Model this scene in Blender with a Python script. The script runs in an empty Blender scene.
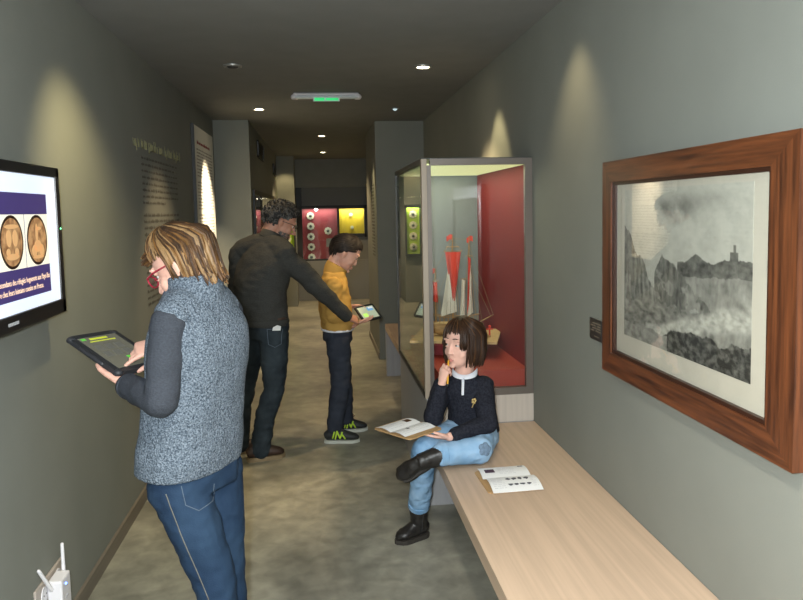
import bpy, bmesh, math, random
from mathutils import Vector as V, Matrix, noise
random.seed(7)
PI = math.pi
scene = bpy.context.scene
C = scene.collection

# ------------------------------------------------------------------ camera, world, exposure, big lights
cam = bpy.data.cameras.new('camera')
co = bpy.data.objects.new('camera', cam); C.objects.link(co)
cam.sensor_width = 36.0
cam.lens = 36.0 * 700 / 803
cam.shift_y = -33.0 / 803
cr, cu, cf = V((.99278, -.11809, -.02087)), V((.03020, .07778, .99651)), V((.11605, .98995, -.08079))
m = Matrix.Identity(4)
for i in range(3):
    m[i][0], m[i][1], m[i][2] = cr[i], cu[i], -cf[i]
m.translation = V((0, 0, 1.55))
co.matrix_world = m
cam.clip_start = .02
scene.camera = co

w = bpy.data.worlds.new('world'); scene.world = w
w.use_nodes = True
w.node_tree.nodes['Background'].inputs[0].default_value = (.9, .95, 1, 1)
w.node_tree.nodes['Background'].inputs[1].default_value = .02
vs = scene.view_settings
vs.view_transform = 'Standard'; vs.look = 'None'; vs.gamma = 1; vs.use_curve_mapping = False
vs.exposure = 1.15


def light(name, kind, loc, energy, color, target=None, **kw):
    l = bpy.data.lights.new(name, kind); l.energy = energy; l.color = color
    for k, v in kw.items(): setattr(l, k, v)
    o = bpy.data.objects.new(name, l); C.objects.link(o); o.location = loc
    if target is not None:
        o.rotation_euler = (V(target) - V(loc)).to_track_quat('-Z', 'Y').to_euler()
    return o


# the camera's own flash (its reflection shows in the far glass) and an unseen fill light added behind the camera
light('camera_flash', 'POINT', (-.06, -.02, 1.62), 128, (.91, .975, 1), shadow_soft_size=.035)
light('fill_light_behind_camera', 'AREA', (.05, -.9, 2.44), 26, (.82, .92, 1), target=(.05, -.9, 0), shape='RECTANGLE', size=1.2, size_y=1.6)

# ------------------------------------------------------------------ materials
M = {}


def mat(name, color, rough=.6, metal=0, var=0, scale=(6, 6, 6), bump=0, bscale=None, spec=.5, detail=4, color2=None, lo=.35, hi=.65, emit=0, coords='Object', distort=0):
    mt = bpy.data.materials.new(name); mt.use_nodes = True
    nt = mt.node_tree; b = nt.nodes['Principled BSDF']
    b.inputs['Base Color'].default_value = (*color, 1)
    b.inputs['Roughness'].default_value = rough
    b.inputs['Metallic'].default_value = metal
    b.inputs['Specular IOR Level'].default_value = spec
    if emit:
        b.inputs['Emission Color'].default_value = (*color, 1); b.inputs['Emission Strength'].default_value = emit
    tc = None
    def tex(sc):
        nonlocal tc
        if tc is None: tc = nt.nodes.new('ShaderNodeTexCoord')
        mp = nt.nodes.new('ShaderNodeMapping'); mp.inputs['Scale'].default_value = sc
        nt.links.new(tc.outputs[coords], mp.inputs['Vector'])
        n = nt.nodes.new('ShaderNodeTexNoise'); n.inputs['Scale'].default_value = 1; n.inputs['Detail'].default_value = detail
        n.inputs['Distortion'].default_value = distort
        nt.links.new(mp.outputs[0], n.inputs['Vector'])
        return n
    if var or color2:
        n = tex(scale)
        r = nt.nodes.new('ShaderNodeValToRGB')
        c1 = tuple(max(0, c * (1 - var)) for c in color)
        c2 = color2 if color2 else tuple(c * (1 + var) for c in color)
        r.color_ramp.elements[0].color = (*c1, 1); r.color_ramp.elements[1].color = (*c2, 1)
        r.color_ramp.elements[0].position = lo; r.color_ramp.elements[1].position = hi
        nt.links.new(n.outputs[0], r.inputs[0]); nt.links.new(r.outputs[0], b.inputs['Base Color'])
        if emit: nt.links.new(r.outputs[0], b.inputs['Emission Color'])
    if bump:
        n = tex(bscale or scale)
        bp = nt.nodes.new('ShaderNodeBump'); bp.inputs['Strength'].default_value = bump; bp.inputs['Distance'].default_value = .01
        nt.links.new(n.outputs[0], bp.inputs['Height']); nt.links.new(bp.outputs[0], b.inputs['Normal'])
    M[name] = mt
    return mt


def glass(name, tint, ior=1.45, refl=1.0):
    mt = bpy.data.materials.new(name); mt.use_nodes = True
    nt = mt.node_tree; nt.nodes.clear()
    o = nt.nodes.new('ShaderNodeOutputMaterial'); mx = nt.nodes.new('ShaderNodeMixShader')
    t = nt.nodes.new('ShaderNodeBsdfTransparent'); t.inputs[0].default_value = (*tint, 1)
    g = nt.nodes.new('ShaderNodeBsdfGlossy'); g.inputs['Roughness'].default_value = 0.0
    g.inputs[0].default_value = (refl, refl, refl, 1)
    f = nt.nodes.new('ShaderNodeFresnel'); gm = nt.nodes.new('ShaderNodeNewGeometry'); mr = nt.nodes.new('ShaderNodeMapRange')
    mr.inputs[3].default_value = ior; mr.inputs[4].default_value = 1 / ior      # same reflectance from both sides of a pane
    nt.links.new(gm.outputs['Backfacing'], mr.inputs[0]); nt.links.new(mr.outputs[0], f.inputs[0])
    nt.links.new(f.outputs[0], mx.inputs[0]); nt.links.new(t.outputs[0], mx.inputs[1]); nt.links.new(g.outputs[0], mx.inputs[2])
    nt.links.new(mx.outputs[0], o.inputs[0])
    M[name] = mt


WALL = (.215, .222, .196)
mat('wall_paint', WALL, .75, var=.03, scale=(3, 3, 3), bump=.03, bscale=(160, 160, 160), spec=.3)
mat('ceiling_paint', (.205, .208, .20), .9, var=.03, spec=.2)
mat('bulkhead_paint', (.24, .245, .225), .85, var=.03, spec=.2)
mat('baseboard_wood', (.17, .145, .115), .5, var=.1, scale=(30, 2, 30))
mat('bench_oak', (.53, .385, .275), .42, var=.08, scale=(45, 1.6, 45), bump=.02, spec=.35, detail=6)
mat('plinth_ash', (.50, .44, .38), .5, var=.06, scale=(40, 40, 2), spec=.3)
mat('plinth_grey', (.34, .335, .34), .55, var=.04, scale=(40, 40, 2))
mat('frame_wood', (.040, .013, .006), .36, color2=(.165, .052, .018), scale=(70, 4, 70), detail=6, lo=.3, hi=.7, bump=.05)
mat('frame_wood_upright', (.040, .013, .006), .36, color2=(.165, .052, .018), scale=(70, 70, 4), detail=6, lo=.3, hi=.7, bump=.05)
mat('frame_dark', (.035, .012, .006), .4)
mat('mat_board', (.52, .49, .42), .8, var=.03, scale=(9, 9, 9))
mat('case_frame', (.17, .145, .125), .4, metal=.4)
mat('case_post', (.36, .29, .22), .45, var=.05, scale=(40, 40, 3))
mat('dark_metal', (.045, .045, .045), .45, metal=.3)
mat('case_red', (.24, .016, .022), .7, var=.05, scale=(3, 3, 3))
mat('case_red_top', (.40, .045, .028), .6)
mat('case_grey', (.20, .23, .24), .6)
mat('case_light', (.80, .86, .42), .6, emit=.35)
mat('black_plastic', (.012, .012, .013), .3)
mat('rubber_black', (.02, .021, .024), .55)
mat('screen_black', (.008, .008, .008), .15)
mat('white_plastic', (.74, .72, .74), .4)
mat('outlet_beige', (.42, .36, .31), .4)
mat('led_blue', (.1, .25, 1), .4, emit=3)
mat('glint_green', (.1, 1, .3), .4, emit=3)
mat('chrome', (.6, .6, .6), .2, metal=1)
mat('lamp_glow', (1, .86, .6), .4, emit=14)
mat('lamp_dim', (.6, .75, .8), .4, emit=.35)
mat('lamp_ring', (.30, .30, .28), .4, metal=.5)
mat('sign_green', (.02, .55, .15), .4, emit=.45)
mat('sign_white', (.55, .6, .6), .2, emit=.03)
mat('lettering_dark', (.105, .10, .08), .8)
mat('lettering_yellow', (.24, .23, .11), .7)
mat('panel_white', (.80, .78, .70), .5)
mat('panel_grey_text', (.35, .31, .26), .8)
mat('slide_white', (.72, .79, .93), .3, emit=.32)
mat('slide_purple', (.05, .035, .14), .3, emit=.30)
mat('slide_paper', (.80, .76, .62), .3, emit=.36)
mat('slide_text', (.80, .55, .38), .4, emit=.35)
mat('medal_bronze', (.20, .09, .035), .3, color2=(.46, .26, .12), scale=(38, 38, 38), emit=.30, lo=.35, hi=.62, detail=6)
mat('medal_rim', (.62, .36, .16), .3, emit=.30)
mat('paper_white', (.80, .80, .80), .7)
mat('paper_ink', (.10, .10, .12), .7)
mat('paper_grey', (.52, .52, .54), .7)
mat('paper_dark_photo', (.07, .035, .06), .7)
mat('cardboard', (.42, .26, .115), .75, var=.08, scale=(20, 20, 20))
mat('pencil_yellow', (.80, .42, .04), .35)
mat('graphite', (.05, .05, .05), .5)
mat('plaque_black', (.025, .022, .022), .35)
mat('plaque_text', (.22, .18, .13), .6)
mat('display_red', (.27, .045, .06), .6, var=.04)
mat('display_yellow', (.50, .37, .02), .6)
mat('display_green', (.30, .48, .03), .6)
mat('display_silver', (.62, .63, .5), .35, metal=.2)
mat('display_dark_centre', (.05, .07, .06), .5)
mat('display_black', (.015, .015, .015), .5)
mat('charcoal_panel', (.17, .175, .17), .6)
glass('clear_glass', (.93, .95, .94), 1.5)
glass('case_glass', (.80, .83, .80), 1.55)
glass('picture_glass', (.98, .98, .97), 1.3)
# people
SK = dict(rough=.5, var=.07, scale=(25, 25, 25), spec=.35)
mat('skin', (.60, .34, .26), **SK); mat('skin_tan', (.44, .22, .15), **SK); mat('skin_child', (.68, .38, .29), **SK); mat('skin_girl', (.74, .44, .35), **SK)
mat('lips', (.52, .22, .19), .4)
mat('eye_white', (.52, .50, .48), .35); mat('iris_dark', (.03, .02, .015), .2)
mat('brow_brown', (.08, .045, .025), .7)
mat('hair_gold', (.150, .072, .022), .45, var=.25, scale=(60, 60, 20), spec=.22); mat('hair_honey', (.085, .041, .016), .45, var=.25, scale=(60, 60, 20), spec=.22)
mat('hair_blond', (.22, .130, .058), .42, var=.2, scale=(60, 60, 20), spec=.22); mat('hair_ash', (.045, .023, .011), .5, var=.3, scale=(60, 60, 20), spec=.22)
mat('hair_chestnut', (.024, .011, .006), .38, var=.3, scale=(70, 70, 14), spec=.22); mat('hair_brown', (.040, .019, .010), .38, var=.3, scale=(70, 70, 14), spec=.22); mat('hair_auburn', (.085, .038, .015), .4, var=.2, scale=(70, 70, 14), spec=.22)
mat('hair_black', (.018, .013, .011), .5, var=.3, scale=(50, 50, 50), spec=.22); mat('hair_dark', (.028, .020, .016), .5, var=.3, scale=(50, 50, 50), spec=.22)
mat('hair_grey', (.085, .082, .078), .6, var=.3, scale=(60, 60, 60), spec=.22); mat('hair_charcoal', (.022, .021, .020), .6, var=.3, scale=(60, 60, 60), spec=.22)
mat('fleece', (.045, .060, .080), .95, color2=(.20, .238, .285), scale=(230, 230, 230), detail=3, lo=.36, hi=.66, bump=.9, bscale=(160, 160, 160), spec=.1)
mat('knit_grey', (.042, .047, .058), .9, var=.14, scale=(160, 160, 260), bump=.4, spec=.1)
mat('denim_blue', (.009, .021, .047), .85, color2=(.026, .052, .094), scale=(9, 9, 5), lo=.3, hi=.75, bump=.25, bscale=(300, 300, 300), spec=.15)
mat('denim_dark', (.014, .020, .026), .85, color2=(.042, .056, .068), scale=(9, 9, 5), lo=.3, hi=.75, bump=.25, bscale=(300, 300, 300), spec=.15)
mat('denim_light', (.16, .31, .50), .85, color2=(.36, .52, .70), scale=(9, 9, 9), lo=.3, hi=.7, bump=.25, bscale=(300, 300, 300), spec=.15)
mat('denim_patch', (.13, .19, .27), .9, var=.2, scale=(90, 90, 90))
mat('stitch', (.12, .115, .10), .8); mat('stitch_pale', (.075, .10, .135), .8)
mat('sweater_charcoal', (.047, .047, .044), .92, var=.12, scale=(90, 90, 200), bump=.35, spec=.1)
mat('mustard', (.46, .27, .07), .85, var=.1, scale=(12, 12, 12), bump=.15, bscale=(200, 200, 200), spec=.15)
mat('trousers_navy', (.036, .041, .055), .9, var=.15, scale=(9, 9, 9), spec=.1)
mat('cardigan_navy', (.012, .013, .020), .92, color2=(.026, .028, .038), scale=(120, 120, 120), bump=.4, spec=.12)
mat('blouse_white', (.72, .73, .78), .8)
mat('badge_gold', (.55, .40, .16), .4, metal=.3)
mat('leather_brown', (.045, .024, .018), .5, var=.2, scale=(30, 30, 30)); mat('leather_black', (.016, .014, .013), .42, var=.2, scale=(30, 30, 30))
mat('sole_dark', (.03, .025, .02), .7); mat('sole_tan', (.22, .16, .09), .7); mat('sole_white', (.55, .55, .48), .6)
mat('trainer_black', (.022, .023, .024), .6); mat('neon_yellow', (.50, .72, .05), .5)
mat('sock_grey', (.42, .43, .47), .9)
mat('glasses_red', (.30, .01, .035), .3); mat('glasses_black', (.02, .02, .02), .3)
glass('lens_glass', (.93, .93, .93), 1.45)
# ship
mat('sail_cream', (.78, .72, .60), .85, var=.06); mat('sail_red', (.72, .06, .035), .8, var=.06); mat('ship_wood', (.38, .22, .09), .6, var=.2, scale=(8, 60, 60))
mat('rope', (.34, .26, .16), .9); mat('tray_sand', (.66, .46, .22), .8, var=.08, scale=(30, 30, 30)); mat('flag_blue', (.25, .4, .62), .7)
mat('tablet_screen', (.13, .125, .095), .12, emit=.12); mat('ui_yellow', (.55, .6, .04), .3, emit=.15); mat('ui_green', (.12, .5, .06), .3, emit=.15); mat('ui_grey', (.10, .10, .085), .3, emit=.2)
mat('tablet_page', (.50, .55, .40), .2, emit=.2); mat('ui_blue', (.2, .45, .75), .2, emit=.2); mat('ui_white', (.8, .82, .85), .2, emit=.25); mat('ui_line', (.35, .42, .32), .2, emit=.3); mat('ui_lime', (.45, .75, .15), .2, emit=.4)

# floor: polished concrete with cloudy stains
fm = mat('polished_concrete', (.2, .2, .2), .33, spec=.4)
nt = fm.node_tree; b = nt.nodes['Principled BSDF']
tc = nt.nodes.new('ShaderNodeTexCoord')
def nz(scale, det, dist=0):
    n = nt.nodes.new('ShaderNodeTexNoise'); n.inputs['Scale'].default_value = scale; n.inputs['Detail'].default_value = det; n.inputs['Distortion'].default_value = dist
    nt.links.new(tc.outputs['Object'], n.inputs['Vector']); return n
n1 = nz(1.9, 9, .35); n2 = nz(11, 10, .3); n3 = nz(60, 4)
r1 = nt.nodes.new('ShaderNodeValToRGB')
e = r1.color_ramp.elements
e[0].position = .30; e[0].color = (.185, .180, .148, 1); e[1].position = .72; e[1].color = (.40, .38, .305, 1)
nt.links.new(n1.outputs[0], r1.inputs[0])
r2 = nt.nodes.new('ShaderNodeValToRGB'); e = r2.color_ramp.elements
e[0].position = .34; e[0].color = (.70, .70, .70, 1); e[1].position = .68; e[1].color = (1.10, 1.10, 1.09, 1)
nt.links.new(n2.outputs[0], r2.inputs[0])
mx = nt.nodes.new('ShaderNodeMix'); mx.data_type = 'RGBA'; mx.blend_type = 'MULTIPLY'; mx.inputs[0].default_value = 1
nt.links.new(r1.outputs[0], mx.inputs[6]); nt.links.new(r2.outputs[0], mx.inputs[7])
nt.links.new(mx.outputs[2], b.inputs['Base Color'])
rr = nt.nodes.new('ShaderNodeMapRange'); rr.inputs[3].default_value = .28; rr.inputs[4].default_value = .5
nt.links.new(n2.outputs[0], rr.inputs[0]); nt.links.new(rr.outputs[0], b.inputs['Roughness'])


# ------------------------------------------------------------------ mesh helpers
class MB:
    def __init__(s): s.v = []; s.f = []; s.mi = []; s.cur = 0
    def add(s, verts, faces):
        o = len(s.v); s.v += [V(p) for p in verts]
        for f in faces: s.f.append(tuple(i + o for i in f)); s.mi.append(s.cur)
    def box(s, lo, hi, bevel=0, mtx=None):
        lo, hi = V(lo), V(hi)
        if bevel <= 0:
            vs_ = [V((x, y, z)) for x in (lo.x, hi.x) for y in (lo.y, hi.y) for z in (lo.z, hi.z)]
            fs = [(0, 1, 3, 2), (4, 6, 7, 5), (0, 4, 5, 1), (2, 3, 7, 6), (0, 2, 6, 4), (1, 5, 7, 3)]
        else:
            bm = bmesh.new(); bmesh.ops.create_cube(bm, size=1)
            for v_ in bm.verts: v_.co = V((lo[i] + (v_.co[i] + .5) * (hi[i] - lo[i]) for i in range(3)))
            bmesh.ops.bevel(bm, geom=list(bm.edges), offset=bevel, segments=2, affect='EDGES', profile=.5)
            bm.verts.index_update()
            vs_ = [v_.co.copy() for v_ in bm.verts]; fs = [tuple(v_.index for v_ in f_.verts) for f_ in bm.faces]; bm.free()
        if mtx is not None: vs_ = [mtx @ p for p in vs_]
        s.add(vs_, fs)
    def ell(s, c, r, mtx=None, nu=20, nv=12):
        c = V(c); r = V(r) if not isinstance(r, (int, float)) else V((r, r, r))
        vs_ = [V((0, 0, r.z))]
        for j in range(1, nv):
            ph = PI * j / nv
            for i in range(nu):
                th = 2 * PI * i / nu
                vs_.append(V((r.x * math.sin(ph) * math.cos(th), r.y * math.sin(ph) * math.sin(th), r.z * math.cos(ph))))
        vs_.append(V((0, 0, -r.z)))
        fs = [(0, 1 + i, 1 + (i + 1) % nu) for i in range(nu)]
        for j in range(nv - 2):
            for i in range(nu):
                a = 1 + j * nu + i; b_ = 1 + j * nu + (i + 1) % nu
                fs.append((a, a + nu, b_ + nu, b_))
        l = len(vs_) - 1; o = 1 + (nv - 2) * nu
        fs += [(l, o + (i + 1) % nu, o + i) for i in range(nu)]
        vs_ = [c + p for p in vs_]
        if mtx is not None: vs_ = [mtx @ p for p in vs_]
        s.add(vs_, fs)
    def tube(s, pts, rad, across=None, n=14, cap=True, mtx=None, capk=1.0):
        """loft of ellipses along pts; rad is a list of r or (ra, rb), ra measured along 'across'"""
        pts = [V(p) for p in pts]; k = len(pts)
        rad = [(r, r) if isinstance(r, (int, float)) else r for r in rad]
        dirs = []
        for i in range(k):
            d = pts[min(i + 1, k - 1)] - pts[max(i - 1, 0)]
            dirs.append(d.normalized() if d.length > 1e-9 else V((0, 0, 1)))
        a = V(across) if across is not None else (V((0, 0, 1)) if abs(dirs[0].z) < .8 else V((1, 0, 0)))
        rings = []
        for i in range(k):
            d = dirs[i]; aa = (V(across) if across is not None else a); aa = (aa - d * aa.dot(d))
            if aa.length < 1e-6: aa = d.orthogonal()
            aa.normalize(); a = aa; bb = d.cross(aa)
            if cap and i == 0:
                for t in (.26, .71):
                    q = math.cos(math.asin(1 - t)); rm = min(rad[0]) * capk
                    rings.append((pts[0] - d * rm * (1 - t), aa, bb, rad[0][0] * q, rad[0][1] * q))
            rings.append((pts[i], aa, bb, rad[i][0], rad[i][1]))
            if cap and i == k - 1:
                for t in (.71, .26):
                    q = math.cos(math.asin(1 - t)); rm = min(rad[-1]) * capk
                    rings.append((pts[-1] + d * rm * (1 - t), aa, bb, rad[-1][0] * q, rad[-1][1] * q))
        vs_ = []
        for (c, aa, bb, ra, rb) in rings:
            for j in range(n):
                th = 2 * PI * j / n
                vs_.append(c + aa * (ra * math.cos(th)) + bb * (rb * math.sin(th)))
        fs = []
        R_ = len(rings)
        for i in range(R_ - 1):
            for j in range(n):
                p = i * n + j; q = i * n + (j + 1) % n
                fs.append((p, q, q + n, p + n))
        if cap:
            vs_.append(pts[0] - dirs[0] * min(rad[0]) * capk); vs_.append(pts[-1] + dirs[-1] * min(rad[-1]) * capk)
            z0, z1 = len(vs_) - 2, len(vs_) - 1
            for j in range(n):
                fs.append((z0, (j + 1) % n, j)); o = (R_ - 1) * n; fs.append((z1, o + j, o + (j + 1) % n))
        else:
            fs.append(tuple(range(n - 1, -1, -1))); o = (R_ - 1) * n; fs.append(tuple(o + j for j in range(n)))
        if mtx is not None: vs_ = [mtx @ p for p in vs_]
        s.add(vs_, fs)
    def limb(s, pts, rad, **k):
        for i in range(len(pts) - 1): s.tube([pts[i], pts[i + 1]], [rad[i], rad[i + 1]], **k)
    def prism(s, outline, org, ax, ay, depth):
        """outline of 2d points in the plane (org, ax, ay), thickened along the normal by depth"""
        org, ax, ay, = V(org), V(ax), V(ay); nrm = ax.cross(ay).normalized() * depth
        k = len(outline)
        vs_ = [org + ax * p[0] + ay * p[1] for p in outline]; vs_ += [p + nrm for p in vs_]
        fs = [tuple(range(k - 1, -1, -1)), tuple(range(k, 2 * k))] + [(i, (i + 1) % k, (i + 1) % k + k, i + k) for i in range(k)]
        s.add(vs_, fs)
    def disc(s, org, ax, ay, r, depth, n=28):
        s.prism([(r * math.cos(2 * PI * i / n), r * math.sin(2 * PI * i / n)) for i in range(n)], org, ax, ay, depth)
    def grid(s, fn, nu, nv, thick=None):
        """fn(u, v) -> point; thick: offset vector gives it a second side"""
        o = [[fn(i / nu, j / nv) for i in range(nu + 1)] for j in range(nv + 1)]
        vs_ = [p for r_ in o for p in r_]; n = nu + 1
        fs = [(j * n + i, j * n + i + 1, (j + 1) * n + i + 1, (j + 1) * n + i) for j in range(nv) for i in range(nu)]
        if thick is not None:
            k = len(vs_); vs_ = vs_ + [p + V(thick) for p in vs_]
            fs = [f[::-1] for f in fs] + [tuple(i + k for i in f) for f in fs]
            per = [i for i in range(n)] + [j * n + nu for j in range(1, nv + 1)] + [nv * n + i for i in range(nu - 1, -1, -1)] + [j * n for j in range(nv - 1, 0, -1)]
            for i in range(len(per)):
                p, q = per[i], per[(i + 1) % len(per)]; fs.append((p, q, q + k, p + k))
        s.add(vs_, fs)
    def mesh(s, name):
        me = bpy.data.meshes.new(name); me.from_pydata([tuple(p) for p in s.v], [], s.f)
        me.polygons.foreach_set('material_index', s.mi); me.update()
        bm = bmesh.new(); bm.from_mesh(me); bmesh.ops.recalc_face_normals(bm, faces=bm.faces); bm.to_mesh(me); bm.free()
        return me


def put(me, name, mats, parent=None, smooth=False, origin=None, sharp=40):
    """links a mesh made in world coordinates as one object"""
    if isinstance(mats, str): mats = [mats]
    mi_ = [0] * len(me.polygons); me.polygons.foreach_get('material_index', mi_)
    me.materials.clear()
    for k in mats: me.materials.append(M[k] if isinstance(k, str) else k)
    me.polygons.foreach_set('material_index', mi_)
    if smooth:
        me.polygons.foreach_set('use_smooth', [True] * len(me.polygons))
        if sharp:
            bm = bmesh.new(); bm.from_mesh(me)
            for e_ in bm.edges:
                if len(e_.link_faces) == 2 and e_.calc_face_angle(0) > math.radians(sharp): e_.smooth = False
            bm.to_mesh(me); bm.free()
    o = bpy.data.objects.new(name, me); C.objects.link(o)
    if parent is not None:
        off = V((0, 0, 0)); q = parent
        while q is not None: off += q.location; q = q.parent
        me.transform(Matrix.Translation(-off)); o.parent = parent
    else:
        if origin is None:
            xs = [v_.co for v_ in me.vertices]
            origin = V(((min(p.x for p in xs) + max(p.x for p in xs)) / 2, (min(p.y for p in xs) + max(p.y for p in xs)) / 2, min(p.z for p in xs)))
        me.transform(Matrix.Translation(-V(origin))); o.location = origin
    return o


def obj(name, mb, mats, parent=None, smooth=False, origin=None, sharp=40):
    return put(mb.mesh(name), name, mats, parent, smooth, origin, sharp)


def skin(name, mb, mats, parent, voxel=.005, smooth=4, fn=None, wrinkle=None):
    """fuses overlapping closed volumes into one continuous surface"""
    me = mb.mesh(name + '_src'); o = bpy.data.objects.new('tmp', me); C.objects.link(o)
    md = o.modifiers.new('r', 'REMESH'); md.mode = 'VOXEL'; md.voxel_size = voxel; md.use_smooth_shade = True
    if smooth:
        ms = o.modifiers.new('s', 'SMOOTH'); ms.factor = .5; ms.iterations = smooth
    dg = bpy.context.evaluated_depsgraph_get(); dg.update()
    out = bpy.data.meshes.new_from_object(o.evaluated_get(dg)); out.name = name
    bpy.data.objects.remove(o); bpy.data.meshes.remove(me)
    if wrinkle:
        amp, fr = wrinkle; fr = V(fr); ns = [v_.normal.copy() for v_ in out.vertices]
        for v_, nn in zip(out.vertices, ns):
            p = v_.co; q = V((p.x * fr.x, p.y * fr.y, p.z * fr.z))
            h = noise.noise(q) * .65 + noise.noise(q * 2.1 + V((5, 3, 1))) * .35
            v_.co = p + nn * (h * amp)
    o = put(out, name, mats, parent, True, sharp=0)
    out.polygons.foreach_set('material_index', [0] * len(out.polygons))
    if fn:
        off = V((0, 0, 0)); q = parent
        while q is not None: off += q.location; q = q.parent
        out.polygons.foreach_set('material_index', [fn(p.center + off) for p in out.polygons])
    return o


def tag(o, label=None, cat=None, group=None, kind=None):
    if label: o['label'] = label
    if cat: o['category'] = cat
    if group: o['group'] = group
    if kind: o['kind'] = kind
    return o


def thing(name, loc, label, cat, group=None):
    o = bpy.data.objects.new(name, None); C.objects.link(o); o.location = loc; o.empty_display_size = .1
    return tag(o, label, cat, group)


def copy_tree(o, parent=None):
    c = o.copy(); C.objects.link(c); c.parent = parent
    for ch in list(o.children): copy_tree(ch, c)
    return c


def box(name, lo, hi, mats, parent=None, bevel=0, **k):
    mb = MB(); mb.box(lo, hi, bevel); return obj(name, mb, mats, parent, **k)


def struct(name, lo, hi, mt):
    return tag(box(name, lo, hi, mt, origin=V((0, 0, 0))), kind='structure')


def text_mesh(body, size, mtx, depth=.0008):
    cu_ = bpy.data.curves.new('t', 'FONT'); cu_.body = body; cu_.size = size; cu_.extrude = depth; cu_.align_x = 'RIGHT'
    o = bpy.data.objects.new('t', cu_); C.objects.link(o)
    dg = bpy.context.evaluated_depsgraph_get(); dg.update()
    me = bpy.data.meshes.new_from_object(o.evaluated_get(dg)); bpy.data.objects.remove(o)
    me.transform(mtx); return me


def frame_mtx(o, x, y):
    x, y = V(x).normalized(), V(y); z = x.cross(y).normalized(); y = z.cross(x)
    m_ = Matrix.Identity(4)
    for i in range(3): m_[i][0], m_[i][1], m_[i][2] = x[i], y[i], z[i]
    m_.translation = V(o); return m_


# ------------------------------------------------------------------ the setting
XL, XR, ZC = -.99, 1.1, 2.46
struct('floor', (-1.3, -3.2, -.1), (1.4, 12.9, 0), 'polished_concrete')
struct('ceiling', (-1.3, -3.2, ZC), (1.4, 12.9, ZC + .1), 'ceiling_paint')
struct('wall_left', (XL - .12, -3.2, 0), (XL, 12.9, ZC), 'wall_paint')
struct('wall_right', (XR, -3.2, 0), (XR + .12, 12.9, ZC), 'wall_paint')
struct('wall_front', (XL, -3.3, 0), (XR, -3.2, ZC), 'wall_paint')
struct('wall_back', (XL, 12.56, 0), (XR, 12.7, ZC), 'bulkhead_paint')
struct('wall_left_return', (XL, 7.05, 0), (-.65, 12.56, ZC), 'wall_paint')
struct('wall_left_pier', (-.65, 11.6, 0), (-.372, 12.56, ZC), 'wall_paint')
struct('wall_right_pier', (.6, 7.2, 0), (XR, 8.6, ZC), 'wall_paint')
struct('wall_right_return', (.862, 8.6, 0), (XR, 12.56, ZC), 'bulkhead_paint')
struct('wall_back_bulkhead', (-.372, 12.28, 1.975), (.862, 12.56, ZC), 'bulkhead_paint')
struct('wall_back_base', (-.372, 12.3, 0), (.862, 12.56, .70), 'charcoal_panel')
struct('baseboard_left', (XL, -3.2, 0), (XL + .014, 7.05, .068), 'baseboard_wood')
struct('baseboard_left_return', (XL, 7.036, 0), (-.65, 7.05, .068), 'baseboard_wood')
struct('baseboard_right_pier', (.588, 7.2, 0), (.6, 8.6, .068), 'baseboard_wood')


# ------------------------------------------------------------------ lamps
def downlight(x, y, label, on=True, e=0, aim=None, col=(1, .74, .42), spot=95, blend=.6):
    t = thing('ceiling_downlight', (x, y, ZC - .012), label, 'ceiling light', 'recessed downlights in the ceiling')
    mb = MB(); n = 32
    def ringp(r, z): return [V((x + r * math.cos(2 * PI * i / n), y + r * math.sin(2 * PI * i / n), z)) for i in range(n)]
    rs = [ringp(.058, ZC), ringp(.056, ZC - .008), ringp(.046, ZC - .012), ringp(.041, ZC - .008), ringp(.039, ZC)]
    vs_ = [p for r_ in rs for p in r_]
    mb.add(vs_, [(k * n + i, k * n + (i + 1) % n, (k + 1) * n + (i + 1) % n, (k + 1) * n + i) for k in range(4) for i in range(n)])
    obj('trim_ring', mb, 'lamp_ring', t, True)
    mb = MB()
    if on: mb.disc((x, y, ZC - .008), (1, 0, 0), (0, 1, 0), .037, .006)
    else: mb.ell((x, y, ZC - .006), (.034, .034, .016))
    obj('bulb' if on else 'lamp_eyeball', mb, 'lamp_glow' if on else 'dark_metal', t, not on)
    if e:
        light('downlight_beam', 'SPOT', (x, y, ZC - .03), e, col, target=aim or (x, y, 0), spot_size=math.radians(spot), spot_blend=blend, shadow_soft_size=.03)
    return t


downlight(.69, 4.484, 'bright recessed downlight above the ship display case', e=46, aim=(.86, 4.3, 0), spot=80)
downlight(-.495, 4.487, 'swivelled dark recessed spotlight in the ceiling left of the exit light', on=False, e=26, aim=(-.7, 4.7, 0), spot=75)
downlight(-.483, 6.296, 'lit recessed downlight near the white text panel', e=28, aim=(-.45, 6.2, 0), spot=70)
downlight(.07, 8.5, 'nearer lit downlight of the two in the far passage ceiling', e=32, aim=(.2, 8.4, 0), spot=95)
downlight(.10, 10.8, 'farthest lit downlight, close to the back display cases', e=66, aim=(.1, 10.8, 0), spot=120)
# spot heads aimed at the lettering: their pools show on the walls
light('text_panel_spot', 'SPOT', (-.50, 6.12, 2.42), 190, (1, .84, .60), target=(-.985, 6.48, 1.35), spot_size=math.radians(50), spot_blend=1, shadow_soft_size=.02)
light('pier_spot', 'SPOT', (.34, 7.5, 2.41), 17, (1, .80, .45), target=(.62, 7.52, 1.2), spot_size=math.radians(44), spot_blend=.6, shadow_soft_size=.02)
light('far_pier_spot', 'SPOT', (-.50, 11.2, 2.41), 8, (1, .78, .4), target=(-.52, 11.62, 1.6), spot_size=math.radians(70), spot_blend=.6, shadow_soft_size=.02)
light('left_wall_wash', 'SPOT', (-.50, 2.75, 2.42), 30, (1, .82, .42), target=(-1.0, 3.2, 1.1), spot_size=math.radians(78), spot_blend=1, shadow_soft_size=.03)
light('right_wall_wash_near', 'SPOT', (.86, 2.85, 2.43), 7.5, (1, .80, .46), target=(1.14, 2.95, 1.2), spot_size=math.radians(76), spot_blend=1, shadow_soft_size=.03)
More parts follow.
